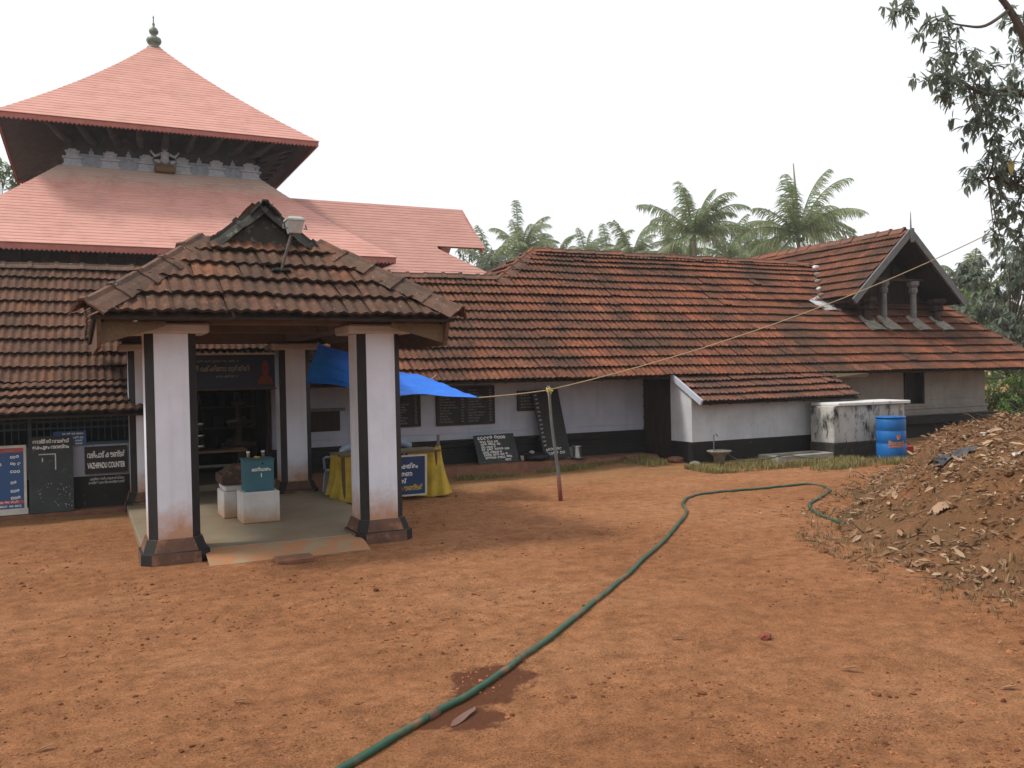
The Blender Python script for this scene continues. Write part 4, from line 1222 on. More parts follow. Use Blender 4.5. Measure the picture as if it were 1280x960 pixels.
mb = MB(); mb.box(1.84, 2.205, 11.63, 11.95, .487, .885, bev=.006); mb.build('body', MT['teal'], db)
mb = MB(); mb.box(1.825, 2.22, 11.615, 11.965, .886, .902, bev=.004); mb.build('lid', MT['teal'], db)
mb = MB(); mb.lathe([(.014, 0), (.014, .006)], 12); o = mb.build('keyhole', MT['black_strip'], db); place(o, face_front((2.06, 11.622, .842)))
lettering(db, 'ഭണ്ഡാരം', face_front((2.045, 11.627, .765)), .06, MT['white_ink'], width=.24, bold=.0012)
lettering(db, '1', face_front((2.045, 11.627, .69)), .065, MT['white_ink'], bold=.0025)
for x, y in ((1.90, 11.72), (2.09, 11.74)):
    o = MB().lathe([(.016, 0), (.022, .01), (.02, .07), (.026, .085), (.02, .10), (.012, .108)], 12).build('steel_cup', MT['shiny'], None, True)
    place(o, Matrix.Translation((x, y, .903))); tag(o, 'small steel cup standing on top of the donation box', 'cup', 'cups on the donation box')
mb = MB()
rnd = random.Random(2)
for k in range(14):
    t = k * 2.4; r = .012 + .022 * (k / 14)
    p = Vector((r * math.cos(t), r * math.sin(t), .012 + .006 * rnd.random()))
    mb.lathe([(.004, -.012), (.012, 0), (.004, .012)], 5, p)
o = mb.build('marigold', M_simple('marigold', (.62, .42, .03), (.45, .3, .03), rough=.8)); place(o, Matrix.Translation((2.0, 11.7, .905))); tag(o, 'small yellow flower heap between the cups on the box', 'flower')
al = thing('stone_altar', 'low stepped altar with white base and dark stone cap beside the donation box', 'altar', (1.85, 12.4, .14))
mb = MB(); mb.box(1.64, 2.10, 12.18, 12.75, .086, .44, bev=.012); mb.build('base', MT['plinth_white'], al)
mb = MB(); mb.box(1.66, 2.08, 12.2, 12.73, .441, .53, bev=.02); mb.build('neck', MT['plinth_white'], al)
mb = MB(); mb.box(1.62, 2.12, 12.16, 12.77, .531, .66, bev=.015); mb.hexa([(1.66, 12.2, .661), (2.08, 12.2, .661), (2.08, 12.73, .661), (1.66, 12.73, .661), (1.78, 12.34, .77), (1.98, 12.34, .77), (1.98, 12.6, .77), (1.78, 12.6, .77)]); mb.build('stone_cap', MT['granite'], al)
mb = MB(); mb.box(1.76, 2.17, 9.28, 9.50, -.03, .045, bev=.018)
mb.v = [(v[0] + .02 * noise.noise(Vector(v) * 4), v[1] + .02 * noise.noise(Vector(v) * 5), v[2] + .006 * noise.noise(Vector(v) * 9)) for v in mb.v]
o = mb.build('step_stone', MT['laterite']); tag(o, 'flat brown step stone at the pavilion floor edge', 'stone')

# signboard between the back pillars
MT['sign_blue'] = M_simple('dark_blue_print', (.018, .03, .06), (.012, .02, .045), scale=2, rough=.45, bump=.0)
sb = thing('hanging_signboard', 'dark blue printed signboard hung across the back of the pavilion', 'sign', (1.95, 14.45, 1.8))
mb = MB(); mb.box(1.2, 2.79, 14.44, 14.47, 1.80, 2.33); mb.build('panel', MT['sign_blue'], sb)
for (x0, x1, z0, z1) in ((1.18, 2.81, 2.331, 2.36), (1.18, 2.81, 1.775, 1.799)):
    mb = MB(); mb.box(x0, x1, 14.42, 14.48, z0, z1); mb.build('frame_rail', MT['wood_brown'] if z0 < 2 else MT['lamp_cap'], sb)
MT['sign_text'] = M_simple('faded_lettering', (.36, .34, .30), (.26, .25, .22), rough=.7, bump=0)
lettering(sb, 'ശ്രീ ദക്ഷിണാ മൂർത്തി', face_front((1.93, 14.436, 2.11)), .11, MT['sign_text'], width=.92, bold=.0015)
scribble(sb, face_front((1.93, 14.438, 2.11)), [(-.33, .33, .12), (-.05, .30, -.12)], MT['sign_text'], seed=8, h=.035, th=.006)
MT['print_red'] = M_simple('printed_red', (.20, .05, .03), (.12, .035, .025), scale=14, rough=.6, bump=0)
mb = MB(); mb.prism([(2.52, 1.86), (2.76, 1.86), (2.74, 1.95), (2.68, 2.0), (2.70, 2.12), (2.66, 2.24), (2.62, 2.24), (2.58, 2.12), (2.60, 2.0), (2.54, 1.95)], 14.437, 14.4395, 'y'); mb.build('printed_emblem', MT['print_red'], sb)

# things in the dark doorway behind the pavilion
MT['table_wood'] = M_simple('table_wood', (.16, .10, .06), (.10, .06, .038), rough=.6, stretch=(1, 6, 6), scale=4)
tb = thing('shop_table', 'dark wooden table with brown top inside the pavilion doorway', 'table', (1.95, 15.4, 0))
mb = MB(); mb.box(1.25, 2.45, 15.15, 15.6, .74, .78, bev=.006); mb.build('tabletop', MT['table_wood'], tb)
for x in (1.3, 2.35):
    for y in (15.2, 15.5):
        mb = MB(); mb.box(x, x + .06, y, y + .06, .181, .739); mb.build('leg', MT['wood_dark'], tb)
mb = MB(); mb.box(1.36, 2.35, 15.22, 15.25, .5, .54); mb.build('stretcher', MT['wood_grey'], tb)
for z in (1.20, 1.01, .84):
    o = MB().lathe([(.03, 0), (.07, .015), (.085, .05), (.08, .052), (.06, .02)], 14).build('hanging_bowl', MT['shiny'], None, True)
    o2 = o; place(o, Matrix.Translation((1.68, 15.02, z)))
    tag(o, {1.20: 'topmost steel bowl of the hanging chain in the doorway', 1.01: 'middle steel bowl of the hanging chain in the doorway', .84: 'lowest steel bowl of the hanging chain in the doorway'}[z], 'bowl', 'bowls hanging in the doorway')
    mb = MB()
    for t in range(3):
        q = 2 * math.pi * t / 3; mb.tube([(.08 * math.cos(q), .08 * math.sin(q), .05), (0, 0, .19 if z < 1.2 else .55)], .0025, 4)
    ch = mb.build('bowl_wire', MT['steel'], None); ch.parent = o
dl = thing('tiered_lamp', 'dark tiered oil lamp standing inside the pavilion doorway', 'lamp', (2.42, 15.85, .18))
mb = MB()
mb.lathe([(.22, 0), (.22, .04), (.06, .10), (.05, .55), (.26, .60), (.30, .66), (.08, .67), (.05, .72), (.05, .95), (.19, 1.0), (.22, 1.05), (.06, 1.06), (.04, 1.1), (.04, 1.3), (.12, 1.34), (.13, 1.38), (.03, 1.40), (.01, 1.5)], 20, (2.42, 15.85, .18)); mb.build('lamp_body', MT['wood_dark'], dl, True)
sh = thing('shelf_rack', 'dark shelf rack of small goods deep inside the doorway', 'shelf', (2, 17.9, 0))
for z in (.6, 1.0, 1.4, 1.8):
    mb = MB(); mb.box(1.15, 3.0, 17.7, 18.1, z, z + .03); mb.build('shelf_board', MT['wood_brown'], sh)
for x in (1.12, 3.0):
    mb = MB(); mb.box(x, x + .04, 17.7, 18.1, .18, 1.95); mb.build('shelf_side', MT['wood_brown'], sh)
rnd = random.Random(12)
for z in (.63, 1.03, 1.43):
    x = 1.25
    while x < 2.85:
        w = rnd.uniform(.08, .18); h = rnd.uniform(.1, .28)
        o = MB().box(0, w, 0, .18, 0, h, bev=.01).build('packet', M_simple('packet', (lambda g: (g * 1.25, g, g * .8))(rnd.uniform(.02, .09)), rough=.8)); place(o, Matrix.Translation((x, 17.78, z + .001)))
        tag(o, 'small packet standing on a dark shelf inside the doorway', 'packet', 'packets on the doorway shelves'); x += w + rnd.uniform(.03, .2)

# ------------------------------------------------------------------ boards on the left
MT['slate'] = M_simple('chalkboard', (.030, .036, .038), (.052, .058, .058), scale=3, rough=.8, spots=(.11, .12, .12), spot_scale=7, spot_t=(.6, .8))
MT['slate_wood'] = M_simple('chalkboard_edge', (.05, .055, .055), (.03, .03, .03), rough=.8)
nb = thing('notice_board', 'tall grey-black notice board chalked at the top, leaning on the counter wing', 'notice board', (-.45, 14.5, .05))
Mb = face_front((-.445, 14.50, .06), R_(-11), 0)
mb = MB(); mb.box(-.29, .29, 0, 1.12, -.02, 0); o = mb.build('panel', MT['slate'], nb); place(o, Mb)
lettering(nb, 'േനാട്ടീസ് േബാർഡ്', Mb @ Matrix.Translation((0.0, 1.04, .003)), .07, MT['white_ink'], width=.48, bold=.0022)
lettering(nb, 'ഇകപുരം േദവസ്വം', Mb @ Matrix.Translation((0.0, .955, .003)), .07, MT['white_ink'], width=.48, bold=.0022)
mb = MB()
mb.box(-.16, .06, .845, .86, .001, .003); mb.box(.05, .065, .62, .845, .001, .003); mb.box(-.12, -.105, .74, .80, .001, .003)
rnd = random.Random(5)
for k in range(46):
    x, y = rnd.uniform(-.22, .26), rnd.uniform(.06, .42)
    if rnd.random() < .5: x = rnd.uniform(.05, .27)
    s1, s2 = rnd.uniform(.002, .010), rnd.uniform(.002, .008)
    mb.add([(x - s1, y, .002), (x, y - s2, .002), (x + s1, y + s2 * .4, .002), (x, y + s2, .002)], [(0, 1, 2, 3)])
o = mb.build('chalk_marks', MT['chalk'], nb); place(o, Mb)
scribble(nb, Mb, [(-.22, .2, .56), (-.2, .22, .44), (-.24, .1, .34)], MT['slate_wood'], seed=15, h=.04, th=.006)

MT['poster_blue'] = M_simple('poster_blue', (.02, .075, .20), (.015, .055, .16), scale=1.5, rough=.4, bump=0)
MT['poster_red'] = M_simple('poster_red', (.42, .07, .05), (.34, .055, .04), rough=.45, bump=0)
MT['pale_frame'] = M_simple('pale_frame', (.55, .53, .47), (.4, .38, .33), scale=5, rough=.7)
rb = thing('rate_board', 'blue printed rate board with red bands in a pale frame', 'sign', (-1.35, 14.5, .08))
Mb = face_front((-1.33, 14.52, .06), R_(-8), 0)
mb = MB(); mb.box(-.53, .53, .09, .96, -.012, 0); o = mb.build('panel', MT['poster_blue'], rb); place(o, Mb)
for (x0, x1, y0, y1) in ((-.53, .53, .90, .955), (-.53, .53, .16, .205)):
    mb = MB(); mb.box(x0, x1, y0, y1, .0005, .002); o = mb.build('printed_band', MT['poster_red'], rb); place(o, Mb)
for (x0, x1, y0, y1) in ((-.58, .58, .0, .088), (.531, .565, .089, 1.0), (-.565, -.531, .089, 1.0), (-.53, .53, .961, 1.0)):
    mb = MB(); mb.box(x0, x1, y0, y1, -.03, .012); o = mb.build('frame_rail', MT['pale_frame'], rb); place(o, Mb)
ln = []
for y, wd in ((.83, .9), (.73, .95), (.62, .92), (.57, .6), (.46, .5), (.41, .75), (.31, .62), (.26, .8)):
    ln += [(-.45, -.45 + wd * .75, y)]
scribble(rb, Mb, ln, MT['white_ink'], seed=21, h=.045, th=.010)
scribble(rb, Mb, [(.36, .5, y) for y in (.83, .73, .62, .46, .34, .24)], MT['white_ink'], seed=22, h=.04, th=.009)
scribble(rb, Mb, [(-.4, .4, .926), (-.3, .48, .182), (.1, .5, .125)], MT['white_ink'], seed=23, h=.03, th=.006)

sbl = thing('small_blue_board', 'small blue board with white lettering tucked behind the notice board', 'sign', (-.15, 14.7, .98))
Mb = face_front((-.17, 14.74, 1.0), R_(-4))
mb = MB(); mb.box(-.24, .20, 0, .22, -.012, 0); o = mb.build('panel', MT['poster_blue'], sbl); place(o, Mb)
scribble(sbl, Mb, [(-.12, .17, .18), (.02, .17, .12), (.05, .17, .075), (.05, .17, .03)], MT['white_ink'], seed=31, h=.026, th=.005)

cs = thing('counter_sign', 'black hanging sign lettered VAZHIPADU COUNTER on the white wall', 'sign', (.3, 14.7, .6))
Mb = face_front((.295, 14.73, .765))
mb = MB(); mb.box(-.295, .295, -.205, .205, -.02, 0, bev=.004); o = mb.build('panel', MT['black_strip'], cs); place(o, Mb)
lettering(cs, 'വഴിപാട് കൗണ്ടർ', Mb @ Matrix.Translation((0, .075, .003)), .12, MT['white_ink'], width=.52, bold=.0018)
lettering(cs, 'VAZHIPADU COUNTER', Mb @ Matrix.Translation((0, -.085, .003)), .12, MT['white_ink'], width=.52, bold=.002)
for x in (-.17, .18):
    mb = MB(); mb.tube([(x, .2, -.01), (x, .26, -.02)], .005, 5); o = mb.build('hook', MT['steel'], cs); place(o, Mb)
mb = MB(); mb.box(-.29, .29, -.222, -.212, .001, .004); o = mb.build('lower_rail', MT['wood_grey'], cs); place(o, Mb)
lettering(cw, 'എല്ലാ വഴിപാടുകൾക്കും', face_front((.30, 14.797, .475)), .05, MT['chalk'], width=.48, bold=.0008, italic=.2)
lettering(cw, 'രസീത് വാങ്േങണ്ടതാണ്', face_front((.29, 14.797, .415)), .05, MT['chalk'], width=.50, bold=.0008, italic=.2)

# ------------------------------------------------------------------ boards and things along the long wing
MT['board_black'] = M_simple('black_board', (.020, .021, .021), (.034, .034, .033), scale=3, rough=.75)
MT['board_ink'] = M_simple('faded_white_ink', (.30, .29, .26), (.20, .19, .17), rough=.8, bump=0)
def wall_board(name, label, x0, x1, z0, z1, y, seed, cols, rows, h=.028):
    t = thing(name, label, 'notice board', ((x0 + x1) / 2, y, z0))
    M_ = face_front(((x0 + x1) / 2, y, (z0 + z1) / 2))
    w2, h2 = (x1 - x0) / 2, (z1 - z0) / 2
    mb = MB(); mb.box(-w2, w2, -h2, h2, -.02, 0); o = mb.build('panel', MT['board_black'], t); place(o, M_)
    for (a0, a1, c0, c1) in ((-w2 - .02, w2 + .02, h2 + .001, h2 + .022), (-w2 - .02, w2 + .02, -h2 - .022, -h2 - .001), (-w2 - .022, -w2 - .001, -h2, h2), (w2 + .001, w2 + .022, -h2, h2)):
        mb = MB(); mb.box(a0, a1, c0, c1, -.025, .008); o = mb.build('frame_rail', MT['wood_dark'], t); place(o, M_)
    rnd = random.Random(seed); ln = []
    for c in range(cols):
        u0 = -w2 + 2 * w2 * c / cols + .05; u1 = -w2 + 2 * w2 * (c + 1) / cols - .03
        for r in range(rows):
            y_ = h2 - .07 - (2 * h2 - .12) * r / (rows - 1)
            ln.append((u0, u0 + (u1 - u0) * rnd.uniform(.35, .78), y_)); ln.append((u1 - .07, u1, y_))
    scribble(t, M_, ln, MT['board_ink'], seed=seed, h=h, th=.006)
    return t
wall_board('wall_board', 'black list board on the wall half hidden by the yellow stall', 5.15, 5.87, .98, 1.62, 16.16, 41, 1, 11)
wall_board('wall_board', 'wide black two-column list board on the white wall', 6.24, 7.46, .97, 1.70, 16.16, 42, 2, 12)
wall_board('wall_board', 'small black board on the white wall behind the tall leaning board', 8.02, 8.70, 1.2, 1.57, 16.16, 43, 1, 5)
tl = thing('tall_leaning_board', 'tall narrow ruled black board leaning against the wall behind the pole', 'notice board', (8.66, 15.7, .19))
Mb = face_front((8.68, 15.72, .195), R_(-15), 0) @ Matrix.Rotation(R_(3.2), 4, 'Z')
mb = MB(); mb.box(-.30, .30, 0, 1.47, -.025, 0); o = mb.build('panel', MT['board_black'], tl); place(o, Mb)
for k in range(13):
    y = .27 + k * .088
    mb = MB(); mb.box(-.27, .27, y, y + .006, .0005, .003); o = mb.build('ruled_line', MT['slate_wood'], tl); place(o, Mb)
scribble(tl, Mb, [(-.27, -.19, .30 + k * .088) for k in range(13)], MT['chalk'], seed=51, h=.03, th=.007)
scribble(tl, Mb, [(-.24, .16, .20), (-.24, .25, .12)], MT['white_ink'], seed=52, h=.06, th=.009)
for x in (-.305, .285):
    mb = MB(); mb.box(x, x + .02, 0, 1.47, -.03, .006); o = mb.build('edge_rail', MT['slate_wood'], tl); place(o, Mb)
lb = thing('leaning_blackboard', 'blackboard of white handwriting leaning against the dado', 'blackboard', (7.3, 15.65, .19))
Mb = face_front((7.33, 15.66, .20), R_(-24), 0) @ Matrix.Rotation(R_(1.0), 4, 'Z')
mb = MB(); mb.box(-.44, .44, 0, .60, -.02, 0, bev=.004); o = mb.build('panel', MT['slate'], lb); place(o, Mb)
scribble(lb, Mb, [(-.36, .34, .53)], MT['white_ink'], seed=61, h=.065, th=.013)
scribble(lb, Mb, [(-.33, .10, .45), (-.32, .14, .395), (-.32, 0.0, .34), (-.32, .32, .285), (-.31, .12, .23), (-.30, .25, .175), (-.28, .33, .115), (.14, .30, .055)], MT['white_ink'], seed=62, h=.045, th=.010)
mb = MB()
pr = [(.26 + .09 * math.cos(t * math.pi / 6), .09 + .09 * math.sin(t * math.pi / 6)) for t in range(12)]
o = MB().lathe([(.20, .0), (.30, .02), (.335, .07), (.33, .12), (.29, .155), (.21, .16), (.205, .12), (.19, .06)], 28).build('old_tyre', MT['black_strip'], None, True); place(o, Matrix.Translation((8.2, 15.78, .19)) @ Matrix.Scale(.85, 4)); tag(o, 'dark tyre lying on the ledge beside the tall leaning board', 'tyre')
o = MB().lathe([(.085, 0), (.10, .015), (.105, .22), (.115, .235), (.118, .25), (.108, .25), (.098, .23)], 24).build('steel_pot', MT['shiny'], None, True); place(o, Matrix.Translation((9.16, 15.8, .178))); tag(o, 'upright steel water pot on the ledge', 'pot')
o = MB().prism([(-.11, 0), (.11, 0), (.12, .24), (-.12, .24)], -.006, .006, 'y').build('steel_tray', M_simple('white_enamel', (.6, .6, .6), (.45, .45, .45), rough=.4)); place(o, Matrix.Translation((8.99, 15.86, .18)) @ Matrix.Rotation(R_(-22), 4, 'X') @ Matrix.Rotation(R_(8), 4, 'Y')); tag(o, 'pale enamel tray leaning beside the steel pot', 'tray')
o = MB().lathe([(.10, 0), (.15, .01), (.17, .025), (.165, .026), (.1, .012)], 20).build('steel_plate', MT['shiny'], None, True); place(o, Matrix.Translation((9.08, 15.6, .185))); tag(o, 'flat steel plate lying in front of the pot on the ledge', 'plate')
o = MB().lathe([(.035, 0), (.045, .01), (.05, .1), (.044, .1), (.04, .012)], 14).build('clay_cup', M_simple('cream_cup', (.5, .46, .36), (.38, .34, .26), rough=.6), None, True); place(o, Matrix.Translation((7.92, 15.82, .195))); tag(o, 'cream cup on the ledge between blackboard and tyre', 'cup')
o = MB().lathe([(.02, 0), (.05, .02), (.06, .05), (.03, .075), (.012, .08)], 12).build('coconut_shell', MT['pale_frame'], None, True); place(o, Matrix.Translation((8.22, 16.0, .29))); tag(o, 'small pale coconut half lying on the tyre', 'coconut')

# ------------------------------------------------------------------ stall with yellow cloth, chairs, tarp, pole, ropes
MT['yellow'] = M_simple('yellow_cloth', (.50, .36, .02), (.30, .19, .015), scale=5, rough=.45, bump=.1)
MT['banner'] = M_simple('banner_vinyl', (.022, .05, .125), (.018, .038, .095), scale=3, rough=.4, bump=.03)
st = thing('stall_table', 'plank stall table draped with yellow plastic cloth', 'stall', (4.7, 13.3, 0))
mb = MB(); mb.box(3.5, 5.15, 13.18, 13.85, .72, .75); mb.build('tabletop', MT['wood_olive'], st)
for x in (3.55, 5.06):
    for y in (13.22, 13.75):
        mb = MB(); mb.tube([(x, y, -.02), (x, y, .719)], .028, 8); mb.build('leg', MT['wood_brown'], st)
mb = MB(); mb.tube([(5.10, 13.24, .4), (5.12, 13.25, .98)], .026, 7); mb.build('corner_post', MT['wood_grey'], st)
def cloth_strip(path, ztop, zbot, folds, flare, mat, name, parent, seed=0, hem=.0):
    mb = MB(); n, m_ = 60, 12
    P = [Vector(p) for p in path]
    L = [0]
    for a, b in zip(P, P[1:]): L.append(L[-1] + (b - a).length)
    def along(t):
        d = t * L[-1]
        for i in range(len(P) - 1):
            if d <= L[i + 1] + 1e-9:
                u = (d - L[i]) / (L[i + 1] - L[i]); q = P[i].lerp(P[i + 1], u); tg = (P[i + 1] - P[i]).normalized(); return q, tg
    for j in range(m_ + 1):
        v = j / m_
        for i in range(n + 1):
            t = i / n; q, tg = along(t); nn = Vector((tg.y, -tg.x, 0))
            amp = .012 + .05 * v * flare
            w = amp * (math.sin(t * folds * 6.28 + seed) + .5 * math.sin(t * folds * 14.1 + 2 * v + seed * 2)) + flare * .10 * v * v
            zt = ztop(t) if callable(ztop) else ztop
            mb.v.append(tuple(Vector((q.x, q.y, 0)) + nn * w + Vector((0, 0, zt + (zbot + hem * math.sin(t * folds * 5 + 1) - zt) * v))))
    for j in range(m_):
        for i in range(n): a = j * (n + 1) + i; mb.f.append((a, a + 1, a + n + 2, a + n + 1)); mb.mi.append(0)
    return mb.build(name, mat, parent, True)
cloth_strip([(4.60, 13.22), (5.14, 13.22), (5.24, 13.90)], lambda t: .74 + (.07 * sstep(.3, .46, t) * sstep(.9, .55, t)), .03, 2.6, 1.0, MT['yellow'], 'cloth', st, 1.0, .02)
cloth_strip([(3.52, 13.85), (3.50, 13.24), (3.80, 13.22)], .74, .03, 2.2, .8, MT['yellow'], 'cloth', st, 2.0, .02)
bn = thing('cloth_banner', 'dark blue vinyl banner lettered in white and yellow on the stall front', 'banner', (4.4, 13.05, .1))
Mb = face_front((4.48, 12.98, .385), R_(3))
mb = MB(); mb.box(-.32, .30, -.29, .30, -.004, 0); o = mb.build('panel', MT['banner'], bn); place(o, Mb)
for (x0, x1, y0, y1) in ((-.34, .33, .301, .325), (-.34, .33, -.315, -.291), (.301, .335, -.29, .30)):
    mb = MB(); mb.box(x0, x1, y0, y1, -.005, .002); o = mb.build('hem', MT['pale_frame'], bn); place(o, Mb)
lettering(bn, 'ക്േഷത്രം', Mb @ Matrix.Translation((-.02, .15, .002)), .10, MT['white_ink'], width=.40, bold=.0012)
lettering(bn, 'ധാരണ', Mb @ Matrix.Translation((-.06, .03, .002)), .10, MT['white_ink'], width=.30, bold=.0012)
lettering(bn, 'ഫീസ്', Mb @ Matrix.Translation((-.11, -.08, .002)), .09, MT['white_ink'], width=.20, bold=.0012)
lettering(bn, 'കൗണ്ടർ', Mb @ Matrix.Translation((.06, -.19, .002)), .11, MT['yellow_ink'], width=.40, bold=.0016)

def plastic_chair(loc, yaw, label):
    t = thing('plastic_chair', label, 'chair', loc, 'plastic chairs behind the stall')
    Mt = Matrix.Translation(loc) @ Matrix.Rotation(yaw, 4, 'Z')
    mat = MT['chair']
    def part(mb, name, sm=False): mb.xform(Mt); return mb.build(name, mat, t, sm)
    mb = MB(); mb.box(-.22, .22, -.22, .22, .41, .44, bev=.012); part(mb, 'seat')
    for sx in (-1, 1):
        for sy in (-1, 1):
            mb = MB(); mb.hexa([(sx * .24 - .025, sy * .24 - .02, 0), (sx * .24 + .025, sy * .24 - .02, 0), (sx * .24 + .025, sy * .24 + .02, 0), (sx * .24 - .025, sy * .24 + .02, 0), (sx * .2 - .03, sy * .2 - .02, .409), (sx * .2 + .03, sy * .2 - .02, .409), (sx * .2 + .03, sy * .2 + .02, .409), (sx * .2 - .03, sy * .2 + .02, .409)]); part(mb, 'leg')
        mb = MB(); mb.tube([(sx * .23, -.2, .441), (sx * .25, -.19, .62), (sx * .25, -.1, .65), (sx * .25, .2, .66)], .02, 7); part(mb, 'armrest', True)
    mb = MB()
    N = 14
    for i in range(N + 1):
        u = i / N * 2 - 1; y = .22 - .05 * (1 - u * u) + .06; z1 = .80 + .08 * (1 - u * u)
        mb.v += [(u * .24, y, z1 - .12), (u * .24, y + .02, z1), (u * .24, y + .035, z1 - .12)]
    for i in range(N):
        for k in range(3): mb.f.append((i * 3 + k, i * 3 + 3 + k, i * 3 + 3 + (k + 1) % 3, i * 3 + (k + 1) % 3)); mb.mi.append(0)
    part(mb, 'top_rail', True)
    for k in range(6):
        u = -.85 + 1.7 * k / 5
        mb = MB(); mb.hexa([(u * .2 - .015, .20, .441), (u * .2 + .015, .20, .441), (u * .2 + .015, .215, .441), (u * .2 - .015, .215, .441), (u * .23 - .018, .26, .70), (u * .23 + .018, .26, .70), (u * .23 + .018, .275, .70), (u * .23 - .018, .275, .70)]); part(mb, 'back_slat')
MT['chair'] = M_simple('pale_blue_plastic', (.30, .36, .44), (.24, .30, .37), scale=3, rough=.4, bump=.02)
plastic_chair((3.80, 14.15, 0), R_(195), 'pale blue plastic chair seen between the pavilion pillars')
plastic_chair((4.85, 14.55, 0), R_(165), 'pale blue plastic chair half hidden behind the blue banner')

MT['tarp'] = M_simple('blue_tarpaulin', (.008, .16, .68), (.008, .12, .54), scale=3, rough=.5, spots=(.012, .16, .56), spot_scale=5, bump=.25, bscale=6, bdist=.05, spec=.2)
def tarp():
    T = Vector((5.36, 12.15, 1.585)); A = at(382, 478, 13.2); B = at(398, 428, 12.6); C = at(538, 474, 15.2)
    mb = MB(); N = 26
    for i in range(N + 1):
        for j in range(N + 1):
            u, v = i / N, j / N
            # u from the pavilion side to the tip, v from the front edge to the back edge
            p = (A.lerp(T, u)).lerp(B.lerp(C, u), v) if False else A * (1 - u) * (1 - v) + B * (1 - u) * v + C * u * v + T * u * (1 - v)
            sag = -.16 * math.sin(math.pi * u) * (1 - v * .4) * math.sin(math.pi * (v * .8 + .1))
            w = .035 * math.sin(u * 9 + v * 5) * (1 - u) + .05 * noise.noise(Vector((u * 5, v * 5, 2))) + .03 * abs(noise.noise(Vector((u * 4 + v * 9, v * 3, 5))))
            edge = math.sin(math.pi * u) * .5 + .5
            mb.v.append(tuple(p + Vector((0, 0, sag + w * edge))))
    for i in range(N):
        for j in range(N): a = i * (N + 1) + j; mb.f.append((a, a + 1, a + N + 2, a + N + 1)); mb.mi.append(0)
    t = mb.build('blue_tarp', MT['tarp'], None, True)
    tag(t, 'bright blue tarpaulin slung from pavilion to pole over the stall', 'tarp')
tarp()
MT['rope'] = M_simple('coir_rope', (.42, .33, .20), (.30, .23, .14), scale=30, rough=.9)
MT['nylon'] = M_simple('yellow_nylon', (.55, .48, .16), (.42, .36, .12), scale=30, rough=.7)
pb, pt_ = Vector((6.54, 11.78, -.15)), Vector((6.36, 11.79, 1.74))
pts = [pb.lerp(pt_, t) + Vector((.015 * math.sin(t * 7), .01 * math.cos(t * 5), 0)) for t in [k / 12 for k in range(13)]]
po = thing('wooden_pole', 'thin crooked wooden pole stuck in the soil holding the ropes', 'pole', (6.53, 11.78, 0))
MB().tube(pts, [.030 - .010 * k / 12 for k in range(13)], 9).build('stick', MT['wood_grey'], po, True)
MB().tube([pb + Vector((0, 0, .02)), pb.lerp(pt_, .26) + Vector((.012, .005, 0))], [.036, .033], 9).build('painted_foot', M_simple('red_oxide', (.2, .06, .03), (.13, .045, .03), rough=.8), po, True)
rk = thing('rope_knot', 'yellow nylon rope knot tied round the pole top', 'rope', pt_)
rnd = random.Random(9)
kc = pb.lerp(pt_, .965)
for k in range(6):
    mb = MB(); pts = [kc + Vector((.034 * math.cos(t * .9 + k), .034 * math.sin(t * .9 + k), .045 * (k / 5 - .5) + .01 * math.sin(t * 2))) for t in range(9)]
    mb.tube(pts, .0085, 5); mb.build('rope_turn', MT['nylon'], rk, True)
for k in range(5):
    d = Vector((rnd.uniform(-.5, 1), rnd.uniform(-1, .3), rnd.uniform(-.6, .6))).normalized()
    mb = MB(); mb.tube([kc + d * .03, kc + d * .075 + Vector((0, 0, -.012))], [.009, .006], 5); mb.build('rope_end', MT['nylon'], rk, True)
mb = MB(); mb.tube([kc + Vector((-.03, -.03, 0)), kc + Vector((-.02, -.035, -.15)), kc + Vector((.0, -.035, -.32))], .006, 5); mb.build('rope_end', MT['rope'], rk, True)
def rope(name, label, p, q, r, sag, mat, n=30):
    p, q = Vector(p), Vector(q)
    mb = MB(); mb.tube([p.lerp(q, k / n) + Vector((0, 0, -sag * 4 * (k / n) * (1 - k / n))) for k in range(n + 1)], r, 5)
    o = mb.build(name, mat, None, True); tag(o, label, 'rope'); return o
rope('tie_rope', 'short rope from the tarp corner to the pole', (5.36, 12.15, 1.585), kc, .009, .01, MT['rope'])
rope('long_rope', 'long thin rope running from the pole up past the gable', kc, at(1296, 262, 15.0), .008, .28, MT['rope'])
rope('guy_rope', 'rope pulling the tarp back edge to the wing eave', at(538, 474, 15.2), (5.9, 15.2, 1.98), .008, .01, MT['rope'])
# ------------------------------------------------------------------ drum, can, hose, tap, trough, rubble
MT['drum'] = M_simple('blue_drum_plastic', (.012, .13, .40), (.012, .11, .34), scale=4, rough=.45, spots=(.10, .2, .38), spot_scale=16, spot_t=(.68, .78), bump=.05)
MT['orange_ink'] = M_simple('orange_print', (.62, .24, .06), (.5, .19, .05), rough=.6, bump=0)
DR = Vector((15.06, 12.98, .02))
dm = thing('plastic_drum', 'blue plastic oil drum printed in orange beside the mossy tank', 'drum', DR)
mb = MB(); mb.lathe([(.275, 0), (.29, .02), (.292, .30), (.285, .31), (.285, .33), (.292, .34), (.292, .56), (.285, .57), (.285, .59), (.292, .60), (.290, .80), (.275, .83), (.262, .84)], 40, DR); mb.build('barrel', MT['drum'], dm, True)
mb = MB(); mb.lathe([(.26, .835), (.298, .838), (.300, .868), (.285, .872), (.275, .85), (.05, .845)], 40, DR); mb.build('rim', MT['drum'], dm, True)
for s_ in (-.15, .14):
    mb = MB(); mb.lathe([(.03, 0), (.03, .02)], 12, DR + Vector((s_, .02, .846))); mb.build('bung', MT['drum'], dm, True)
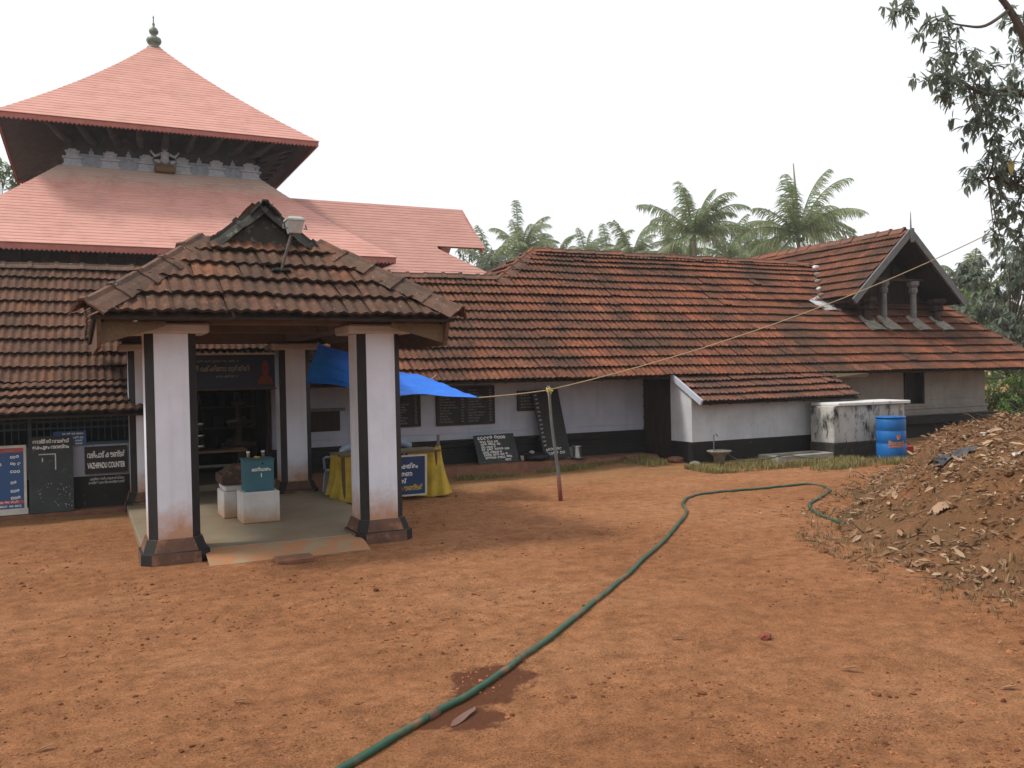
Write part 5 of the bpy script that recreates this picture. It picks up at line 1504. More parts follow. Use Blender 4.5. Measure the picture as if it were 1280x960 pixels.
def on_drum(me, zc, az, r=.2945):
    for v in me.vertices:
        t = az + v.co.x / r
        v.co = (DR.x + (r + v.co.z) * math.cos(t), DR.y + (r + v.co.z) * math.sin(t), DR.z + zc + v.co.y)
    me.update()
az = math.atan2(-DR.y, -DR.x) + .38
me = text_mesh('Benzol', .12, MT['orange_ink'], bold=.002); on_drum(me, .335, az); link('lettering', me, dm)
me = text_mesh('LUBRICANTS', .055, MT['orange_ink'], bold=.002); on_drum(me, .262, az); link('lettering', me, dm)
mb = MB(); mb.prism([(-.03, -.05), (.0, -.06), (.035, -.03), (.045, .02), (.02, .07), (.03, .02), (.0, -.02), (-.01, .05), (-.04, .01)], 0, .003)
me = mb.mesh('printed_flame', MT['orange_ink']); on_drum(me, .46, az + .12); link('printed_flame', me, dm)
MT['red_plastic'] = M_simple('red_plastic', (.34, .03, .025), (.25, .025, .02), rough=.5)
rc = thing('red_can', 'red plastic can peeking out behind the blue drum', 'can', (15.78, 13.2, 0))
mb = MB(); mb.box(15.66, 15.9, 13.1, 13.32, 0, .24, bev=.03); mb.build('body', MT['red_plastic'], rc)
mb = MB(); mb.tube([(15.70, 13.2, .235), (15.72, 13.2, .30), (15.83, 13.2, .30), (15.85, 13.2, .235)], .015, 6); mb.build('handle', MT['red_plastic'], rc)

def ground_hit(px, py, z=0.0):
    v = CAMROT @ Vector(((px - 640) / FPX, -(py - 480) / FPX, -1.0)); t = (z - CAM_H) / v.z
    return Vector((0, 0, CAM_H)) + v * t
def catmull(P, k=6):
    out = []
    for i in range(len(P) - 1):
        p0, p1, p2, p3 = P[max(i - 1, 0)], P[i], P[i + 1], P[min(i + 2, len(P) - 1)]
        for j in range(k):
            t = j / k
            out.append(.5 * ((2 * p1) + (p2 - p0) * t + (2 * p0 - 5 * p1 + 4 * p2 - p3) * t * t + (3 * p1 - p0 - 3 * p2 + p3) * t ** 3))
    out.append(P[-1]); return out
MT['hose'] = M_simple('green_hose_rubber', (.015, .062, .036), (.022, .08, .044), scale=9, rough=.42, spots=(.20, .10, .05), spot_scale=4, spot_t=(.5, .68), bump=.02, spec=.4)
hp = [(300, 1060), (390, 990), (430, 960), (480, 930), (540, 893), (600, 858), (650, 822), (705, 783), (760, 740), (815, 690), (848, 656), (858, 640), (854, 630), (870, 620), (920, 613), (980, 607), (1018, 605), (1036, 611), (1030, 620), (1012, 631), (1020, 641), (1042, 650), (1062, 658)]
HP = [ground_hit(*p) for p in hp]
path = catmull(HP, 7)
path = [Vector((p.x, p.y, ground_z(p.x, p.y) + .016)) for p in path]
end = W(4.75, 10.35); 
for k, p in enumerate(path):
    q = Vector((CT * p.x - ST * p.y, ST * p.x + CT * p.y))   # back to camera-aligned X, Y
    if edge_d(q.x, q.y) > -.3 and k < len(path) - 4: p.z = max(p.z, mound_z(q.x, q.y) + .02)
hs = thing('garden_hose', 'long green rubber hose snaking over the red soil to the mound', 'hose', path[20])
MB().tube(path, .0225, 10).build('hose_pipe', MT['hose'], hs, True)
ji = min(range(len(path)), key=lambda k: (path[k] - HP[4]).length)
MB().tube([path[ji - 1].lerp(path[ji], .3), path[ji], path[ji + 1].lerp(path[ji], .3)], [.027, .029, .027], 10).build('joint_tape', M_simple('joint_tape', (.16, .10, .06), (.09, .06, .04), rough=.8), hs, True)

tp = thing('standpipe_tap', 'thin standpipe tap over a small cement bowl at the lean-to wall', 'tap', (11.4, 14.1, .1))
mb = MB(); mb.tube([(11.42, 14.18, .05), (11.42, 14.18, .62), (11.42, 14.10, .64), (11.42, 14.06, .60)], .013, 7); mb.build('pipe', MT['wood_grey'], tp, True)
mb = MB(); mb.lathe([(.10, 0), (.12, .18), (.20, .24), (.25, .27), (.24, .29), (.1, .26)], 18, (11.42, 14.02, .03)); mb.build('bowl', MT['mortar'], tp, True)
MT['concrete'] = M_simple('pale_concrete', (.34, .32, .28), (.22, .20, .17), scale=5, rough=.9, bump=.3)
tr = thing('cement_trough', 'low rectangular cement trough in the grass before the lean-to', 'trough', (13.3, 13.8, 0))
for (x0, x1, y0, y1) in ((12.5, 14.0, 13.5, 13.62), (12.5, 14.0, 14.0, 14.12), (12.5, 12.62, 13.621, 13.999), (13.88, 14.0, 13.621, 13.999)):
    mb = MB(); mb.box(x0, x1, y0, y1, -.05, .17, bev=.015); mb.build('trough_wall', MT['concrete'], tr)
mb = MB(); mb.box(12.62, 13.88, 13.62, 14.0, -.04, .05); mb.build('trough_floor', MT['moss'], tr)
pts = [Vector(p) for p in ((11.45, 13.9, .30), (11.7, 13.7, .12), (12.2, 13.55, .14), (12.7, 13.48, .19), (13.0, 13.4, .13), (13.3, 13.25, .10), (13.5, 13.3, .10))]
o = MB().tube(catmull(pts, 5), .012, 6).build('thin_hose', MT['hose'], None, True); tag(o, 'thin green tube lying from the tap bowl over the trough', 'hose')
def rock(name, c, r, mat, seed, squash=.6, sub=2):
    bm = bmesh.new(); bmesh.ops.create_icosphere(bm, subdivisions=sub, radius=1)
    for v in bm.verts:
        k = 1 + .35 * noise.noise(v.co * 1.3 + Vector((seed, seed * 2, 0))) + .12 * noise.noise(v.co * 3.5 + Vector((seed, 0, 0)))
        v.co = Vector((v.co.x * r[0] * k, v.co.y * r[1] * k, v.co.z * r[2] * k))
    me = bpy.data.meshes.new(name); bm.to_mesh(me); bm.free(); me.materials.append(mat)
    o = link(name, me); place(o, Matrix.Translation(c)); return o
rnd = random.Random(31)
for k, (a, b, s, lab) in enumerate(((10.2, 15.35, .16, 'long flat laterite rubble stone below the dark side door'), (10.62, 15.15, .12, 'squarish laterite rubble stone at the corner by the dark door'), (10.9, 14.75, .15, 'rounded rubble stone against the lean-to black base'), (11.0, 14.25, .11, 'small mossy rubble stone at the lean-to corner'), (10.35, 14.9, .08, 'fist-sized rubble stone in the grass before the dark door'))):
    o = rock('rubble_stone', (a, b, ground_z(a, b) + s * .25), (s * 1.3, s, s * .6), MT['laterite'] if k != 3 else MT['mortar'], k * 3.1); tag(o, lab, 'stone', 'rubble stones by the side door')

# ------------------------------------------------------------------ loose stones, leaves and scraps on the soil
MT['pebble'] = M_simple('laterite_pebble', (.30, .125, .06), (.19, .075, .04), scale=9, rough=.95, bump=.3, island=.6, spec=.05)
def scatter_pebbles():
    rnd = random.Random(77)
    bm = bmesh.new(); bmesh.ops.create_icosphere(bm, subdivisions=1, radius=1)
    vs = [v.co.copy() for v in bm.verts]; bm.verts.index_update(); fs = [tuple(v.index for v in f.verts) for f in bm.faces]; bm.free()
    V, Fc = [], []
    n = 0
    while n < 8500:
        Y = 3.3 + 12.0 * rnd.random() ** 1.9
        X = rnd.uniform(-.62, .62) * Y
        p = W(X, Y)
        if 0.3 < p.x < 3.7 and p.y > 9.5: continue
        if edge_d(X, Y) > .1 or p.y > 14.3: continue
        cl = noise.noise(Vector((p.x * .9, p.y * .9, 3.3)))
        if rnd.random() > .40 + cl * 1.5: continue
        s = .004 + .007 * rnd.random() ** 2 + .014 * rnd.random() ** 12
        if rnd.random() < .004: s = rnd.uniform(.018, .032)
        z = ground_z(p.x, p.y) + s * .15
        sx, sy, sz, ang = s * rnd.uniform(.8, 1.6), s * rnd.uniform(.7, 1.1), s * rnd.uniform(.45, .8), rnd.random() * 6.28
        ca, sa = math.cos(ang), math.sin(ang)
        b0 = len(V)
        for v in vs:
            j = rnd.uniform(.75, 1.2); x, y = v.x * sx * j, v.y * sy * j
            V.append((p.x + x * ca - y * sa, p.y + x * sa + y * ca, z + v.z * sz * j))
        Fc += [tuple(i + b0 for i in f) for f in fs]
        n += 1
    mb = MB(); mb.v, mb.f, mb.mi = V, Fc, [0] * len(Fc)
    o = mb.build('pebbles', MT['pebble'], None, keep=True); stuff(o, 'small laterite pebbles scattered over the red soil'); o['category'] = 'pebbles'
scatter_pebbles()

def leaf_geo(mb, p, d, n, L, w, curl=.15, fold=.25):
    """p base, d direction, n up; four quads with a folded midrib and a curl"""
    s = d.cross(n)
    if s.length < 1e-4: s = Vector((1, 0, 0))
    s.normalize(); n = s.cross(d).normalized()
    b0 = len(mb.v)
    pts = []
    for t, ww in ((0, .12), (.35, 1.0), (.7, .8), (1, .03)):
        c = p + d * (L * t) - n * (curl * L * t * t)
        for k in (-1, 0, 1): pts.append(c + s * (k * w * .5 * ww) + n * (abs(k) * fold * w * .5 * ww))
    mb.v += [tuple(q) for q in pts]
    for i in range(3):
        for k in range(2):
            a = b0 + i * 3 + k; mb.f.append((a, a + 1, a + 4, a + 3)); mb.mi.append(0)
MT['dry_leaf'] = M_leaf('dry_leaf', [(.12, .06, .032), (.20, .11, .058), (.30, .175, .095), (.16, .075, .038), (.26, .145, .075), (.36, .24, .145), (.42, .30, .19), (.19, .10, .05)], rough=.7, trans=.08)
def scatter_litter():
    rnd = random.Random(5)
    mb = MB(); n = 0
    while n < 26000:
        X, Y = rnd.uniform(2.2, 12.0), rnd.uniform(3, 17.8)
        d = edge_d(X, Y)
        if d < -1.3: continue
        if d < 0 and rnd.random() > .30 * math.exp(d * 2.6): continue
        dens = .34 + .9 * sstep(.2, 1.6, d) * sstep(6, 11, Y) + 1.3 * noise.noise(Vector((X * .9, Y * .9, 7)))
        if rnd.random() > dens: continue
        p = W(X, Y)
        p.z = max(mound_z(X, Y), ground_z(p.x, p.y)) + rnd.uniform(.004, .03)
        a = rnd.random() * 6.28
        dd = Vector((math.cos(a), math.sin(a), rnd.uniform(-.25, .45))).normalized()
        up = Vector((rnd.uniform(-.5, .5), rnd.uniform(-.5, .5), 1))
        L = rnd.uniform(.03, .09) if rnd.random() < .85 else rnd.uniform(.09, .18)
        leaf_geo(mb, p, dd, up, L, L * rnd.uniform(.25, .42), rnd.uniform(-.3, .5), rnd.uniform(.1, .7)); n += 1
    o = mb.build('leaf_litter', MT['dry_leaf'], None, keep=True); stuff(o, 'dry brown leaf litter covering the earth mound'); o['category'] = 'leaf litter'
    mb = MB()
    for k in range(420):
        X, Y = rnd.uniform(3.0, 10), rnd.uniform(4, 16)
        if edge_d(X, Y) < -.4: continue
        p = W(X, Y); p.z = max(mound_z(X, Y), ground_z(p.x, p.y)) + .02
        a = rnd.random() * 6.28; L = rnd.uniform(.12, .5)
        d = Vector((math.cos(a), math.sin(a), rnd.uniform(-.05, .6))).normalized()
        m = p + d * L * .5 + Vector((rnd.uniform(-.04, .04), rnd.uniform(-.04, .04), rnd.uniform(0, .05)))
        mb.tube([p, m, p + d * L], [.006, .005, .002], 4)
    cb = MB(); bm = bmesh.new(); bmesh.ops.create_icosphere(bm, subdivisions=1, radius=1)
    cvs = [v.co.copy() for v in bm.verts]; bm.verts.index_update(); cfs = [tuple(v.index for v in f.verts) for f in bm.faces]; bm.free()
    k = 0
    while k < 1500:
        X, Y = rnd.uniform(2.8, 10), rnd.uniform(3.5, 16)
        d = edge_d(X, Y)
        if d < -.5 or rnd.random() > .5 + noise.noise(Vector((X * 1.1, Y * 1.1, 21))) * 1.4: continue
        p = W(X, Y); p.z = max(mound_z(X, Y), ground_z(p.x, p.y)); s = .012 + .05 * rnd.random() ** 3
        cb.add([p + Vector((v.x * rnd.uniform(.7, 1.3), v.y * rnd.uniform(.7, 1.3), v.z * rnd.uniform(.5, .9))) * s for v in cvs], cfs); k += 1
    o = cb.build('soil_clods', MT['mound_soil'], None, keep=True); stuff(o, 'loose soil clods on the slope of the earth mound'); o['category'] = 'soil clods'
    o = mb.build('twigs', MT['wood_olive'], None, True); stuff(o, 'thin dead twigs lying over the earth mound'); o['category'] = 'twigs'
scatter_litter()

MT['grass'] = M_leaf('grass_blade', [(.13, .14, .035), (.20, .18, .055), (.32, .24, .10), (.09, .12, .03), (.38, .29, .14), (.26, .2, .08)], rough=.7, trans=.2)
MT['dry_grass'] = M_leaf('dry_grass_blade', [(.24, .16, .08), (.16, .10, .05), (.13, .11, .045), (.30, .20, .11), (.18, .12, .055)], rough=.8, trans=.15)
def blade(mb, p, h, lean, w):
    q = p + Vector((lean.x * .4, lean.y * .4, h * .6)); r = p + Vector((lean.x, lean.y, h))
    s = Vector((lean.y, -lean.x, 0)); s = s.normalized() * w if s.length > 1e-5 else Vector((w, 0, 0))
    b0 = len(mb.v); mb.v += [tuple(p - s), tuple(p + s), tuple(q + s * .7), tuple(q - s * .7), tuple(r)]
    mb.f += [(b0, b0 + 1, b0 + 2, b0 + 3), (b0 + 3, b0 + 2, b0 + 4)]; mb.mi += [0, 0]
def scatter_grass():
    rnd = random.Random(15)
    mb = MB()
    n = 0
    while n < 13000:
        a = rnd.uniform(5.6, 17.5)
        # a band along the ledge, lean-to and tank
        front = 15.35 if a < 10.5 else (13.95 if a < 12.4 else (13.3 if a < 14.3 else 12.9))
        wd = .35 if a < 8 else (.5 if a < 10 else .95)
        y = front - wd * rnd.random() ** 1.5
        d = .30 + 1.5 * noise.noise(Vector((a * 1.1, y * 1.6, 2))) + (.35 if a > 10 else -.05)
        if rnd.random() > d: continue
        if 12.45 < a < 14.05 and y > 13.45: continue
        z = ground_z(a, y) - .01
        for k in range(2):
            h = rnd.uniform(.04, .13) * (1.25 if a > 10 else .9)
            blade(mb, Vector((a + rnd.uniform(-.02, .02), y + rnd.uniform(-.02, .02), z)), h, Vector((rnd.uniform(-1, 1), rnd.uniform(-1, 1), 0)) * h * .7, rnd.uniform(.003, .006))
        n += 1
    o = mb.build('grass', MT['grass'], None, keep=True); stuff(o, 'short patchy grass along the foot of the temple walls'); o['category'] = 'grass'
    mb = MB(); n = 0
    while n < 2400:
        X, Y = rnd.uniform(2.2, 9.5), rnd.uniform(3.8, 15.5)
        d = edge_d(X, Y)
        if d < -.45: continue
        if rnd.random() > (.5 if d < .5 else .22) * (.6 + noise.noise(Vector((X * .8, Y * .8, 11))) * 1.6): continue
        p = W(X, Y); p.z = max(mound_z(X, Y), ground_z(p.x, p.y)) - .01
        for k in range(3):
            h = rnd.uniform(.03, .10)
            blade(mb, p + Vector((rnd.uniform(-.04, .04), rnd.uniform(-.04, .04), 0)), h, Vector((rnd.uniform(-1, 1), rnd.uniform(-1, 1), 0)) * h, rnd.uniform(.003, .006))
        n += 1
    o = mb.build('dry_grass', MT['dry_grass'], None, keep=True); stuff(o, 'dry grass tufts on and around the earth mound'); o['category'] = 'grass'
scatter_grass()
# single leaves and scraps that stand out on the open soil
rnd = random.Random(8)
for px, py, L, lab in ((838, 797, .17, 'curled pale leaf lying alone in front of the wet patch'), (900, 624, .32, 'long pale dry leaf lying below the hose loop'), (995, 624, .2, 'small dry leaf inside the hose loop'), (850, 674, .16, 'pale scrap leaf beside the brown hose stretch'), (1050, 836, .2, 'brown leaf on bare soil in front of the mound'), (1250, 858, .18, 'reddish dry leaf at the mound foot'), (45, 935, .15, 'grey-green leaf on the bare soil'), (290, 876, .17, 'tan flat leaf lying on gravelly soil')):
    p = ground_hit(px, py); p.z = ground_z(p.x, p.y) + .012
    mb = MB(); leaf_geo(mb, Vector((0, 0, 0)), Vector((1, .15, .05)).normalized(), Vector((0, .2, 1)), L * .65, L * .22, -.12, .4)
    o = mb.build('fallen_leaf', MT['dry_leaf'], None, keep=True); place(o, Matrix.Translation(p) @ Matrix.Rotation(rnd.uniform(-.5, .5) - R_(TH), 4, 'Z')); tag(o, lab, 'leaf', 'fallen leaves on the open soil')
MT['brick'] = M_simple('brick_red', (.24, .07, .04), (.16, .05, .03), rough=.9)
p = ground_hit(957, 797); o = rock('brick_bit', (p.x, p.y, ground_z(p.x, p.y) + .02), (.05, .035, .03), MT['brick'], 4.4); tag(o, 'dark red brick fragment on the open soil', 'brick fragment')
MT['black_plastic'] = M_simple('black_plastic', (.02, .022, .028), (.04, .042, .05), scale=8, rough=.3, bump=.5, bscale=12, bdist=.04)
def scrap(name, X, Y, sx, sy, mat, lab, cat, seed):
    mb = MB(); N = 9
    for i in range(N):
        for j in range(N):
            u, v = i / (N - 1) - .5, j / (N - 1) - .5
            k = 1 + .35 * noise.noise(Vector((u * 3 + seed, v * 3, 0)))
            x, y = X + u * sx * k, Y + v * sy * k
            q = W(x, y); q.z = max(mound_z(x, y), ground_z(q.x, q.y)) + .03 + .04 * abs(noise.noise(Vector((u * 4, v * 4, seed))))
            mb.v.append(tuple(q))
    for i in range(N - 1):
        for j in range(N - 1): a = i * N + j; mb.f.append((a, a + 1, a + N + 1, a + N)); mb.mi.append(0)
    o = mb.build(name, mat, None, True); tag(o, lab, cat)
scrap('plastic_scrap', 5.25, 10.6, .5, .4, MT['black_plastic'], 'crumpled black plastic sheet lying on the leafy mound', 'plastic scrap', 1)
scrap('paper_scrap', 5.55, 9.6, .14, .12, M_simple('white_paper', (.6, .6, .57), (.45, .45, .42), rough=.8), 'white paper scrap on the leafy mound', 'paper scrap', 2)
scrap('cloth_scrap', 6.6, 12.2, .2, .2, M_simple('pale_cloth', (.5, .48, .42), (.38, .36, .3), rough=.9), 'pale cloth scrap near the mound crest', 'cloth scrap', 3)
scrap('bark_scrap', 4.45, 9.2, .12, .34, M_simple('bark_piece', (.36, .24, .15), (.24, .15, .09), rough=.9), 'tan bark piece on the mound slope', 'bark', 5)
# ------------------------------------------------------------------ trees
MT['bark'] = M_simple('bark', (.14, .115, .09), (.08, .065, .05), scale=5, stretch=(4, 4, .8), rough=.95, bump=.6, bscale=14, bdist=.03)
MT['palm_bark'] = M_simple('palm_bark', (.22, .19, .16), (.14, .12, .10), scale=4, stretch=(1, 1, 6), rough=.95, bump=.5)
MT['palm_leaf'] = M_leaf('palm_leaflet', [(.12, .19, .075), (.15, .23, .09), (.21, .28, .12), (.13, .20, .095), (.28, .31, .15), (.10, .155, .07), (.34, .31, .18)], rough=.45, trans=.45)
MT['mango_leaf'] = M_leaf('mango_leaf', [(.13, .175, .13), (.165, .205, .155), (.20, .235, .18), (.14, .18, .135), (.24, .26, .20), (.115, .15, .11)], rough=.35, trans=.5)  # pale grey-green: haze glare is put into the leaf colour
MT['bush_leaf'] = M_leaf('bush_leaf', [(.07, .14, .03), (.10, .19, .04), (.14, .23, .055), (.06, .11, .03), (.18, .25, .07)], rough=.5, trans=.3)

def palm(px, py, Y, flen, label, seed, nf=24, droop=1.0, wind=.25, spear=False, lean=0.0):
    """px, py: where the crown's heart shows in the photograph; Y: its distance"""
    rnd = random.Random(seed)
    top = at(px, py, Y)
    base = Vector((top.x - lean * top.z * .2, top.y, 0))
    t = thing('coconut_palm', label, 'palm tree', base, 'coconut palms behind the temple')
    pts = [base.lerp(top, k / 10) + Vector((lean * .6 * math.sin(math.pi * k / 10), 0, 0)) for k in range(11)]
    MB().tube([Vector((base.x, base.y, -.3))] + pts[1:], [.2] + [.17 - .006 * k for k in range(10)], 9).build('trunk', MT['palm_bark'], t, True)
    mb = MB(); rb = MB()
    wv = W(1, 0) * wind
    for i in range(nf):
        az = i * 2.399 + rnd.uniform(-.35, .35)
        el = R_(80 - 95 * (i / nf) ** .8 + rnd.uniform(-12, 12))
        L = flen * rnd.uniform(.75, 1.08)
        d = Vector((math.cos(az) * math.cos(el), math.sin(az) * math.cos(el), math.sin(el))) + wv
        d.normalize()
        g = droop * rnd.uniform(.8, 1.5)
        N = 20
        P = []
        p = Vector(top); dd = Vector(d)
        tw = rnd.uniform(-.5, .5)
        for k in range(N + 1):
            P.append(Vector(p)); p = p + dd * (L / N)
            dd = (dd + Vector((0, 0, -1)) * (g * .13 * (k / N) ** 1.3 + .012) + wv * .05).normalized()
        rb.tube(P, [.055 * (1 - .85 * k / N) for k in range(N + 1)], 4, cap=False)
        for k in range(2, N):
            for h in (0, .33, .67):
                q = P[k].lerp(P[k + 1], h); tg = (P[k + 1] - P[k]).normalized()
                s = tg.cross(Vector((0, 0, 1)))
                if s.length < .05: s = Vector((1, 0, 0))
                s.normalize(); up = s.cross(tg); s = (s * math.cos(tw) + up * math.sin(tw)).normalized(); u = (k + h) / N
                ll = L * .24 * (math.sin(math.pi * min(1, .22 + u * .72)) ** .55) * rnd.uniform(.75, 1.15)
                for sg in (-1, 1):
                    ld = (s * sg * rnd.uniform(.45, .8) + tg * .6 + Vector((0, 0, -.25 - .55 * rnd.random())) + wv * .9).normalized()
                    m = q + ld * ll * .5
                    e = m + (ld + Vector((0, 0, -.7))).normalized() * ll * .5
                    ww = tg * .030
                    b0 = len(mb.v)
                    mb.v += [tuple(q - ww), tuple(q + ww), tuple(m + ww * 1.1), tuple(m - ww * 1.1), tuple(e)]
                    mb.f += [(b0, b0 + 1, b0 + 2, b0 + 3), (b0 + 3, b0 + 2, b0 + 4)]; mb.mi += [0, 0]
    if spear:
        rb.tube([top, top + Vector((0, 0, flen * .5)) + wv * -.6, top + Vector((0, 0, flen * .95)) - wv * 1.2], [.07, .10, .03], 5)
    mb.build('crown', MT['palm_leaf'], t, keep=True)
    rb.build('frond_stem', MT['palm_leaf'], t, True)
    for k in range(7):
        a = k * .9; c = top + Vector((.28 * math.cos(a), .28 * math.sin(a), -.35 - .1 * (k % 2)))
        cb = MB(); cb.lathe([(.03, -.14), (.11, -.06), (.12, .03), (.05, .13)], 7, c); cb.build('coconut', MT['bush_leaf'], t, True)
palm(998, 292, 56, 4.7, 'tallest coconut palm with upright spear frond beside the raised gable', 1, 26, .9, .20, True)
palm(868, 292, 60, 4.4, 'broad coconut palm with wind-swept fronds behind the hall ridge', 2, 26, .9, .22)
palm(652, 314, 72, 4.4, 'coconut palm rising behind the hipped end of the hall roof', 3, 22, .9, .2)
palm(733, 318, 96, 3.8, 'small distant coconut palm with only frond tips over the ridge', 4, 14, .9, .3)
palm(790, 322, 76, 4.0, 'low bushy coconut palm half sunk behind the ridge', 5, 20, 1.1, .2)
palm(838, 322, 68, 3.8, 'coconut palm crowding the broad palm, fronds drooping over the ridge', 6, 18, 1.2, .1)
palm(612, 338, 64, 4.0, 'dark low coconut palm beside the red hall gable', 7, 18, 1.2, .1)
palm(950, 326, 64, 4.0, 'pale coconut palm with drooping fronds left of the tallest palm', 8, 18, 1.2, .1)
palm(694, 330, 84, 4.0, 'low coconut palm between the hipped roof end and the small palm', 10, 16, 1.2, .15)
palm(762, 330, 82, 4.0, 'low coconut palm between the small palm and the bushy one', 11, 16, 1.2, .15)
palm(908, 322, 70, 4.2, 'low coconut palm between the broad palm and the pale one', 12, 18, 1.1, .15)
palm(1213, 385, 48, 4.0, 'coconut palm behind the right roof hip with drooping fronds', 9, 18, 1.1, -.1)

def foliage(mb, c, r, n, L, rnd, droop=.5, squash=1.0):
    """whorls of drooping leaves round twig ends inside a ball"""
    k = 0
    while k < n:
        v = Vector((rnd.gauss(0, .5), rnd.gauss(0, .5), rnd.gauss(0, .5) * squash))
        if v.length > 1.15: continue
        tip = c + v * r
        ax = (v + Vector((0, 0, .35))).normalized() if v.length > .1 else Vector((0, 0, 1))
        m = rnd.randint(7, 12)
        for j in range(m):
            a = 6.28 * j / m + rnd.random()
            s = ax.orthogonal().normalized(); s2 = ax.cross(s)
            d = (s * math.cos(a) + s2 * math.sin(a)) * .9 + ax * rnd.uniform(-.1, .5) + Vector((0, 0, -droop * rnd.uniform(.3, 1.4)))
            d.normalize()
            l_ = L * rnd.uniform(.65, 1.15)
            leaf_geo(mb, tip + ax * rnd.uniform(-.05, .03), d, Vector((rnd.uniform(-.3, .3), rnd.uniform(-.3, .3), 1)), l_, l_ * rnd.uniform(.24, .32), rnd.uniform(.05, .3), .25)
            k += 1
def mango():
    rnd = random.Random(42)
    base = W(10.4, 14.2); base.z = mound_z(10.4, 14.2) - .15
    t = thing('mango_tree', 'spreading mango tree on the mound with leafy branches hanging into view', 'tree', base)
    fork = base + Vector((-.1, .1, 2.6))
    wood = MB()
    wood.tube([base, base + Vector((.05, 0, 1.0)), base + Vector((-.05, .06, 1.9)), fork], [.36, .29, .26, .24], 12)
    mb = MB()
    cl = [(1131, 8, 13.2, 20), (1168, 28, 13.4, 20), (1186, 52, 13.4, 24), (1170, 88, 13.2, 20), (1196, 92, 13.4, 26), (1186, 122, 13.2, 20), (1222, 96, 13.6, 28), (1214, 138, 13.4, 24), (1240, 124, 13.8, 28), (1240, 160, 13.6, 24), (1266, 140, 14, 30), (1270, 92, 14, 26), (1262, 24, 14, 16), (1280, 60, 14.4, 20), (1268, 178, 13.6, 22), (1246, 192, 13.4, 12),
          (1212, 222, 13.6, 14), (1232, 216, 13.8, 22), (1258, 222, 14, 26), (1280, 216, 14, 26), (1252, 254, 13.8, 20), (1274, 262, 14, 22), (1244, 292, 13.6, 12), (1272, 296, 13.8, 14)]
    limb_a = [fork, at(1330, 250, 14.4), at(1300, 130, 14.2), at(1285, 60, 14.0), at(1262, 12, 13.8), at(1230, -25, 13.6)]
    limb_b = [fork, at(1350, 330, 14.4), at(1310, 262, 14.2), at(1270, 232, 14.0), at(1235, 222, 13.8)]
    limb_c = [at(1300, 130, 14.2), at(1262, 112, 13.9), at(1230, 118, 13.6), at(1200, 100, 13.4), at(1178, 92, 13.3)]
    limb_d = [at(1262, 12, 13.8), at(1232, 32, 13.6), at(1205, 32, 13.5), at(1172, 25, 13.4)]
    limb_e = [at(1230, -25, 13.6), at(1180, -30, 13.4), at(1131, 4, 13.2)]
    for L, r0, r1 in ((limb_a, .15, .03), (limb_b, .13, .018), (limb_c, .045, .012), (limb_d, .03, .01), (limb_e, .03, .01)):
        pts = catmull(L, 5); n = len(pts)
        wood.tube(pts, [r0 + (r1 - r0) * k / (n - 1) for k in range(n)], 8)
    allp = [p for L in (limb_a[2:], limb_b[2:], limb_c, limb_d, limb_e) for p in catmull(L, 5)]
    for px, py, Y, r in cl:
        c = at(px, py, Y); R = r * Y / FPX
        foliage(mb, c, R * 1.2, int(40 + r * r * .15), .175, rnd, .7)
        q = min(allp, key=lambda p: (p - c).length)
        for j in range(3):
            e = c + Vector((rnd.uniform(-1, 1), rnd.uniform(-1, 1), rnd.uniform(-1, 1))) * R * .6
            m = q.lerp(e, .5) + Vector((0, 0, -.05))
            wood.tube([q, m, e], [.014, .010, .004], 5)
    # the rest of the crown, beyond the picture's right edge
    for k in range(34):
        a, el = rnd.random() * 6.28, rnd.uniform(.05, 1.35)
        c = fork + Vector((3.4 * math.cos(a) * math.cos(el), 3.4 * math.sin(a) * math.cos(el), 1.2 + 4.2 * math.sin(el))) * rnd.uniform(.75, 1.05)
        X, Y, _ = project(c)
        if X < 1330: continue
        m = fork.lerp(c, .55) + Vector((0, 0, .5))
        wood.tube([fork, m, c], [.11, .06, .015], 6)
        foliage(mb, c, .8, 130, .19, rnd, .6)
    mb.build('crown', MT['mango_leaf'], t, keep=True)
    wood.build('trunk', MT['bark'], t, True)
    lf = MB(); p = at(1263, 208, 13.4)
    leaf_geo(lf, p + Vector((0, 0, .12)), Vector((.1, 0, -1)), Vector((-.3, -1, 0)), .25, .12, .05, .2)
    lf.build('yellow_leaf', M_leaf('yellow_leaf', [(.45, .38, .14), (.4, .33, .12)], trans=.2), t, keep=True)
mango()

def broad_tree(px, py, Y, rx, rz, label, seed, mat, n=900, L=.2, name='leafy_tree', droop=.5, trunk=True, nclump=14):
    rnd = random.Random(seed)
    c = at(px, py, Y)
    base = Vector((c.x, c.y, -.1))
    q = W(0, 0)
    X, Y2 = CT * c.x - ST * c.y, ST * c.x + CT * c.y
    if edge_d(X, Y2) > 0: base.z = mound_z(X, Y2) - .1
    t = thing(name, label, 'tree' if name != 'shrub' else 'shrub', base)
    wood = MB(); wood.tube([base, base.lerp(c, .5) + Vector((.1, 0, 0)), c], [.045 * rz + .03, .03 * rz + .02, .02], 8)
    mb = MB()
    for k in range(nclump):
        v = Vector((rnd.gauss(0, .5), rnd.gauss(0, .5), rnd.gauss(0, .5)))
        if v.length > 1.1: v = v.normalized()
        e = c + Vector((v.x * rx, v.y * rx, v.z * rz))
        wood.tube([base.lerp(c, .6), base.lerp(c, .7).lerp(e, .6), e], [.035, .02, .006], 5)
        foliage(mb, e, min(rx, rz) * .42, n // nclump, L, rnd, droop)
    mb.build('crown', mat, t, keep=True)
    wood.build('trunk', MT['bark'], t, True)
broad_tree(1262, 352, 29.0, 1.9, 1.2, 'greyish dark mango tree hanging behind the right roof hip', 51, MT['mango_leaf'], 3000, .3, 'young_mango_tree', .9, nclump=22)
